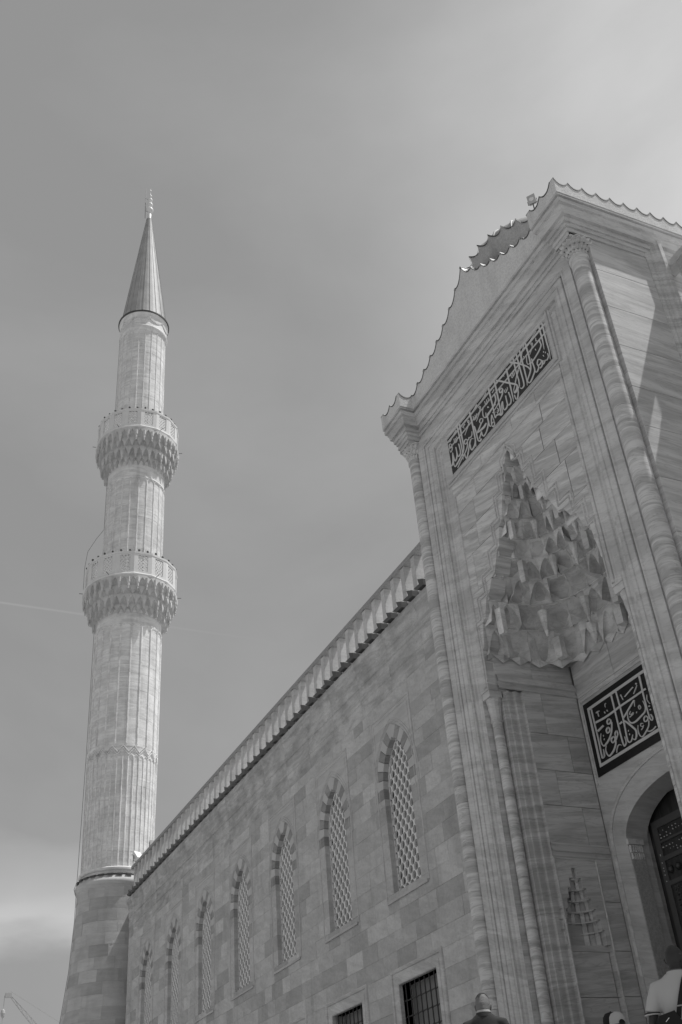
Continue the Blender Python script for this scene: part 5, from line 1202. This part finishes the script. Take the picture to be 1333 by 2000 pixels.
# ================================================================== people
def remesh(b, name, m, parent, vox=.014, it=5):
    me = b.mesh('tmp'); o = bpy.data.objects.new('tmp', me); COL.objects.link(o)
    r = o.modifiers.new('r', 'REMESH'); r.mode = 'VOXEL'; r.voxel_size = vox; r.use_smooth_shade = True
    s_ = o.modifiers.new('s', 'SMOOTH'); s_.iterations = it; s_.factor = .5
    dg = bpy.context.evaluated_depsgraph_get(); dg.update()
    me2 = bpy.data.meshes.new_from_object(o.evaluated_get(dg)); me2.name = name
    bpy.data.objects.remove(o); me2.materials.clear()
    return link(name, me2, m, parent)
def limb(b, rings, side, n=14):
    """closed tube of elliptical rings: (centre, half width along side, half depth)"""
    m_ = len(rings); V = []
    for i, (c, a, d_) in enumerate(rings):
        t = (Vector(rings[min(i + 1, m_ - 1)][0]) - Vector(rings[max(i - 1, 0)][0])).normalized()
        s_ = (Vector(side) - t * t.dot(Vector(side))).normalized(); f_ = t.cross(s_)
        for k in range(n):
            q = 2 * PI * k / n; V.append(Vector(c) + s_ * a * math.cos(q) + f_ * d_ * math.sin(q))
    F_ = [(i * n + k, i * n + (k + 1) % n, (i + 1) * n + (k + 1) % n, (i + 1) * n + k) for i in range(m_ - 1) for k in range(n)]
    F_ += [tuple(range(n))[::-1], tuple(range((m_ - 1) * n, m_ * n))]
    b.add(V, F_)
def ell(b, c, r, n=16):
    V = []; m_ = n // 2
    for i in range(m_ + 1):
        ph = PI * (i + .02) / (m_ + .04)
        for k in range(n): V.append((c[0] + r[0] * math.sin(ph) * math.cos(2 * PI * k / n), c[1] + r[1] * math.sin(ph) * math.sin(2 * PI * k / n), c[2] - r[2] * math.cos(ph)))
    b.add(V, [(i * n + k, i * n + (k + 1) % n, (i + 1) * n + (k + 1) % n, (i + 1) * n + k) for i in range(m_) for k in range(n)] + [tuple(range(n))[::-1], tuple(range(m_ * n, m_ * n + n))])
def person(label, feet, H, yaw, head_yaw, skin, top, legs, hair, sleeve='short', lean=0.0, head_tilt=0.0, arm_out=.06, dz=-.045, fw=0.0, wx=1.0):
    """local frame: faces +Y, X to the figure's right; height H"""
    k = H / (1.763 + dz)
    t = empty('person', feet); tag(t, label, 'person')
    MW = Matrix.Translation(feet) @ Matrix.Rotation(yaw, 4, 'Z') @ Matrix.Rotation(lean, 4, 'X') @ Matrix.Scale(k, 4) @ Matrix.Scale(wx, 4, (1, 0, 0))
    HM = MW @ Matrix.Translation((0, .02 + fw, 1.52 + dz)) @ Matrix.Rotation(head_yaw, 4, 'Z') @ Matrix.Rotation(head_tilt, 4, 'X') @ Matrix.Translation((0, 0, -1.52))
    def W(b, mtx=MW): b.v = [tuple(mtx @ Vector(p)) for p in b.v]; return b
    # body: one continuous figure (legs, trunk, arms with hands, neck, head)
    b = MB()
    hd = MB()
    ell(hd, (0, .015, 1.655), (.074, .094, .108)); ell(hd, (0, .045, 1.60), (.056, .062, .072)); ell(hd, (0, .075, 1.560), (.030, .030, .026))
    ell(hd, (0, .112, 1.632), (.012, .018, .024), 8)                       # nose
    ell(hd, (0, .100, 1.592), (.024, .012, .008), 8); ell(hd, (0, .098, 1.580), (.021, .012, .007), 8)   # lips
    for s in (1, -1):
        ell(hd, (s * .030, .093, 1.655), (.014, .010, .009), 8)            # eyes
        ell(hd, (s * .079, .0, 1.640), (.010, .020, .033), 10); ell(hd, (s * .086, -.008, 1.648), (.006, .016, .024), 8)   # ears
    W(hd, HM); W(b)
    nb = MB(); limb(nb, [((0, -.01, 1.42), .062, .060), ((0, .004 + fw * .6, 1.51 + dz), .053, .052), ((0, .022 + fw, 1.59 + dz), .048, .046)], (1, 0, 0)); W(nb)
    tr = MB()
    limb(tr, [((0, 0, .84), .14, .10), ((0, 0, .95), .165, .115), ((0, .005, 1.08), .148, .105), ((0, 0, 1.22), .165, .112), ((0, -.005, 1.34), .175, .105), ((0, -.01, 1.42), .13, .08), ((0, -.01, 1.46), .07, .06)], (1, 0, 0))
    for s in (1, -1):
        sh = (s * .180, -.01, 1.37); eb = (s * (.225 + arm_out), -.035, 1.11); wr = (s * (.225 + arm_out * 1.1), .04, .87)
        limb(tr, [((s * .10, -.01, 1.385), .046, .05), (sh, .052, .058), ((s * (.205 + arm_out * .4), -.02, 1.28), .047, .050), (eb, .038, .042), ((s * (.228 + arm_out), .0, 1.02), .038, .040), (wr, .024, .028)], (1, 0, 0))
        # hand: palm, four fingers, thumb
        px_ = s * (.225 + arm_out * 1.1)
        limb(tr, [(wr, .022, .026), ((px_, .05, .83), .014, .038), ((px_, .055, .78), .013, .038)], (1, 0, 0), 10)
        for q, (dy, ln_) in enumerate(((-.030, .062), (-.010, .078), (.010, .082), (.030, .074))):
            y0 = .055 + dy
            limb(tr, [((px_, y0, .79), .0095, .0095), ((px_ - s * .004, y0 + .003, .79 - ln_ * .55), .009, .009), ((px_ - s * .018, y0 + .006, .79 - ln_), .008, .008)], (1, 0, 0), 8)
        limb(tr, [((px_, .085, .83), .011, .011), ((px_ - s * .008, .112, .80), .0105, .0105), ((px_ - s * .012, .122, .77), .009, .009)], (1, 0, 0), 8)
        limb(tr, [((s * .085, 0, .90), .085, .095), ((s * .092, .01, .72), .078, .085), ((s * .095, .015, .50), .056, .060), ((s * .097, -.005, .36), .054, .058), ((s * .10, -.01, .10), .036, .040), ((s * .10, 0, .04), .036, .045)], (1, 0, 0))
        limb(tr, [((s * .10, -.05, .035), .034, .03), ((s * .102, .06, .032), .042, .030), ((s * .105, .17, .022), .034, .018)], (1, 0, 0))
    W(tr)
    b.v = []; b.f = []
    for q in (tr, nb, hd): b.add(q.v, q.f)
    remesh(b, 'body', M[skin], t, .0085 * k, 3)
    # top garment
    sb = MB()
    limb(sb, [((0, 0, .84), .178, .125), ((0, 0, .95), .180, .128), ((0, .005, 1.08), .168, .122), ((0, 0, 1.22), .183, .128), ((0, -.008, 1.34), .192, .118), ((0, -.012, 1.42), .158, .092), ((0, -.012, 1.478), .086, .072)], (1, 0, 0), 20)
    for s in (1, -1):
        sh = (s * .185, -.01, 1.375); eb = (s * (.225 + arm_out), -.035, 1.11); wr = (s * (.225 + arm_out * 1.1), .04, .87)
        R_ = [((s * .09, -.01, 1.40), .055, .062), (sh, .064, .070), ((s * (.205 + arm_out * .4), -.02, 1.28), .066, .068)]
        R_ += [((s * (.220 + arm_out * .85), -.03, 1.185), .064, .066)] if sleeve == 'short' else [(eb, .056, .060), ((s * (.228 + arm_out), .0, 1.02), .052, .056), ((wr[0], wr[1] - .004, wr[2] + .02), .040, .044)]
        limb(sb, R_, (1, 0, 0))
    W(sb); remesh(sb, 'shirt' if sleeve == 'short' else 'jacket', M[top], t, .012 * k, 4)
    # trousers and shoes
    lb_ = MB(); limb(lb_, [((0, 0, .82), .16, .118), ((0, 0, .93), .170, .122)], (1, 0, 0), 20)
    for s in (1, -1):
        limb(lb_, [((s * .083, 0, .90), .094, .112), ((s * .09, .01, .72), .092, .100), ((s * .095, .012, .50), .074, .080), ((s * .097, -.003, .36), .068, .074), ((s * .10, -.006, .07), .060, .070)], (1, 0, 0))
    W(lb_); remesh(lb_, 'trousers', M[legs], t, .014 * k, 4)
    for s in (1, -1):
        sb2 = MB(); limb(sb2, [((s * .10, -.075, .045), .036, .040), ((s * .10, -.03, .05), .042, .048), ((s * .104, .07, .042), .048, .040), ((s * .107, .19, .028), .038, .026)], (1, 0, 0)); W(sb2); remesh(sb2, 'shoe', M['shoe'], t, .012 * k, 3)
    # hair
    if hair:
        hb_ = MB(); ell(hb_, (0, .0, 1.672), (.080, .098, .103)); ell(hb_, (0, -.012, 1.645), (.079, .090, .095)); ell(hb_, (0, -.030, 1.605), (.068, .066, .080))
        cutz = []
        W(hb_, HM); h_ = remesh(hb_, 'hair', M[hair], t, .01 * k, 2)
        inv = HM.inverted(); bm_ = bpy.data.meshes.new('hair'); 
        import bmesh
        bb = bmesh.new(); bb.from_mesh(h_.data)
        kill = [v for v in bb.verts if ((inv @ v.co).y > .052 and (inv @ v.co).z < 1.725) or ((inv @ v.co).y > .0 and (inv @ v.co).z < 1.61)]
        bmesh.ops.delete(bb, geom=kill, context='VERTS'); bb.to_mesh(h_.data); bb.free()
        if hair == 'hair_grey':     # darker, thinner hair on the crown
            cw_ = MB(); ell(cw_, (0, .002, 1.676), (.0815, .0995, .104), 24); ij = inv
            W(cw_, HM); me_ = cw_.mesh('crown_hair', True); bb = bmesh.new(); bb.from_mesh(me_)
            kill = [v for v in bb.verts if (inv @ v.co).z < 1.715 + .02 * math.sin(40 * (inv @ v.co).x) + .01 * math.sin(90 * (inv @ v.co).x)]
            bmesh.ops.delete(bb, geom=kill, context='VERTS'); bb.to_mesh(me_); bb.free(); link('crown_hair', me_, M['hair_crown'], t)
    return t, MW, HM, W
# camera-facing backs: yaw turns +Y of the figure toward the gateway door
pA, MWA, HMA, WA = person('man in a white polo shirt with a black shoulder strap, standing by the door', (5.95, -3.96, 1.80), 1.80, .74, -.50, 'skin_dark', 'cloth_white', 'cloth_dark', None, 'short', 0.0, -.10, .05, -.05)
# polo collar, cuffs, strap, bag
cl_ = MB().lathe([(.072, 1.452), (.067, 1.475), (.064, 1.492), (.070, 1.495), (.080, 1.475), (.085, 1.45)], 24, (0, -.008), cap=False); WA(cl_, MWA); cl_.build('collar', M['cloth_white'], pA, smooth=True)
cs = MB().lathe([(.0685, 1.482), (.0645, 1.490), (.0705, 1.4965), (.074, 1.488)], 24, (0, -.008), cap=False); WA(cs, MWA); cs.build('collar_stripe', M['cloth_grey'], pA, smooth=True)
for s in (1, -1):
    for q, (zz, mt) in enumerate(((1.190, 'cloth_dark'), (1.179, 'cap_white'))):
        cf = MB(); cc = (s * (.220 + .05 * .85), -.030, zz); limb(cf, [(cc, .0685, .070), ((cc[0], cc[1], zz - .008), .0685, .070)], (1, 0, 0), 20); WA(cf, MWA); cf.build('cuff_stripe', M[mt], pA)
bag = empty('shoulder_bag', tuple(MWA @ Vector((-.08, -.20, 1.0)))); tag(bag, 'small black crossbody bag slung on the back of the white polo shirt', 'bag')
bb_ = MB(); V = [(-.105, 0, -.06), (-.03, 0, -.115), (.085, 0, -.075), (.115, 0, .015), (.03, 0, .11), (-.085, 0, .055)]
Rb = Matrix.Translation((-.12, -.150, 1.06)) @ Matrix.Rotation(.25, 4, 'Y')
for y_, k_ in ((0.0, .97), (-.012, 1.0), (-.045, 1.0), (-.058, .93)): bb_.v += [tuple(Rb @ Vector((x_ * k_ * 1.08, y_, z_ * k_ * 1.08))) for x_, _, z_ in V]
bb_.f = [tuple(range(6)), tuple(range(18, 24))[::-1]] + [(6 * r + i, 6 * r + (i + 1) % 6, 6 * (r + 1) + (i + 1) % 6, 6 * (r + 1) + i) for r in range(3) for i in range(6)]
WA(bb_, MWA); bb_.build('pouch', M['cap_black'], bag)
zp = MB().tube([tuple(Rb @ Vector((-.03, -.066, .02))), tuple(Rb @ Vector((-.005, -.066, .055)))], .003, 5); WA(zp, MWA); zp.build('zip_pull', M['white_paint'], bag)
sp_ = MB(); P_ = [(-.045, -.152, 1.11), (-.022, -.152, 1.18), (.008, -.148, 1.26), (.040, -.135, 1.34), (.068, -.112, 1.41), (.088, -.07, 1.458), (.10, -.01, 1.475), (.105, .06, 1.44), (.09, .12, 1.36)]
V = []
for p in P_: V += [(p[0] - .020, p[1] - .004, p[2]), (p[0] + .020, p[1] - .004, p[2] - .002), (p[0] + .020, p[1] + .004, p[2] - .002), (p[0] - .020, p[1] + .004, p[2])]
sp_.add(V, [(4 * i + k, 4 * i + (k + 1) % 4, 4 * (i + 1) + (k + 1) % 4, 4 * (i + 1) + k) for i in range(len(P_) - 1) for k in range(4)]); WA(sp_, MWA); sp_.build('strap', M['cap_black'], bag)
bk = MB().box(-.040, .012, -.162, -.150, 1.196, 1.206); WA(bk, MWA); bk.build('buckle', M['lead_pale'], bag)

pB, MWB, HMB, WB = person('grey-haired man in a dark jacket seen from behind, by the left column', (3.92, -4.77, 1.80), 1.78, .98, .0, 'skin_light', 'cloth_dark', 'cloth_dark', 'hair_grey', 'long', 0.0, -.30, .04, -.085, .035, .92)
cl_ = MB().lathe([(.070, 1.47), (.064, 1.505), (.069, 1.509), (.076, 1.48)], 24, (0, -.006), cap=False); WB(cl_, MWB); cl_.build('shirt_collar', M['cloth_white'], pB, smooth=True)
cl_ = MB().lathe([(.080, 1.44), (.073, 1.485), (.079, 1.489), (.090, 1.45)], 24, (0, -.008), cap=False); WB(cl_, MWB); cl_.build('jacket_collar', M['cloth_dark'], pB, smooth=True)

def cap(name_label, HM, mt, peak=True, slot=False):
    t = empty('cap', tuple(HM @ Vector((0, 0, 1.70)))); tag(t, name_label, 'cap')
    b = MB(); pr_ = [(.104, 1.655), (.103, 1.70), (.094, 1.745), (.070, 1.778), (.035, 1.792), (.006, 1.795)]
    b.lathe([(r_, z_) for r_, z_ in pr_], 24, (0, 0), cap=False)
    b.v = [(x_ * .86, y_ * 1.05 + .005, z_) for x_, y_, z_ in b.v]; b.v = [tuple(HM @ Vector(p)) for p in b.v]; b.build('crown', M[mt], t, smooth=True)
    b = MB().ball((0, .005, 1.797), .009, 8); b.v = [tuple(HM @ Vector(p)) for p in b.v]; b.build('button', M[mt], t, smooth=True)
    b = MB(); V = []; n_ = 10
    for lay in (0, .004):
        for i in range(n_ + 1):
            a = PI * (.14 + .72 * i / n_); V += [(.088 * math.cos(a), .105 * math.sin(a), 1.662 + lay), (.078 * math.cos(a), .09 + .095 * math.sin(a) ** .8, 1.645 - .008 * abs(math.cos(a)) + lay)]
    m2 = 2 * (n_ + 1)
    F_ = [(2 * i, 2 * i + 1, 2 * i + 3, 2 * i + 2) for i in range(n_)] + [(m2 + 2 * i, m2 + 2 * i + 1, m2 + 2 * i + 3, m2 + 2 * i + 2) for i in range(n_)] + [(2 * i + 1, 2 * i + 3, m2 + 2 * i + 3, m2 + 2 * i + 1) for i in range(n_)]
    b.add([HM @ Vector(p) for p in V], F_); b.build('peak', M[mt], t)
    if slot:
        b = MB(); a_ = []
        for i in range(9):
            q = PI * i / 8; a_.append((.042 * math.cos(q), -.108 + .004 * math.sin(q), 1.655 + .045 * math.sin(q)))
        b.v = [tuple(HM @ Vector(p)) for p in a_]; b.f = [tuple(range(9))]; b.build('back_opening', M['cap_black'], t)
    return t
pD, MWD, HMD, WD = person('short person in a white cap, in front of the one in black cap', (4.36, -3.45, 1.80), 1.49, 1.25, .15, 'skin_light', 'cloth_grey', 'cloth_dark', 'hair_dark', 'short', 0.0, 0.0, .04)
cap('white baseball cap worn by the short person near the bottom edge', HMD, 'cap_white', slot=True)
pC, MWC, HMC, WC = person('person in a black cap looking left, half hidden behind the white cap', (3.80, -3.06, 1.80), 1.585, 2.0, .55, 'skin_light', 'cloth_dark', 'cloth_dark', 'hair_dark', 'short', 0.0, 0.0, .04)
cap('black baseball cap with its peak to the left, behind the white cap', HMC, 'cap_black')
bpy.context.view_layer.update()
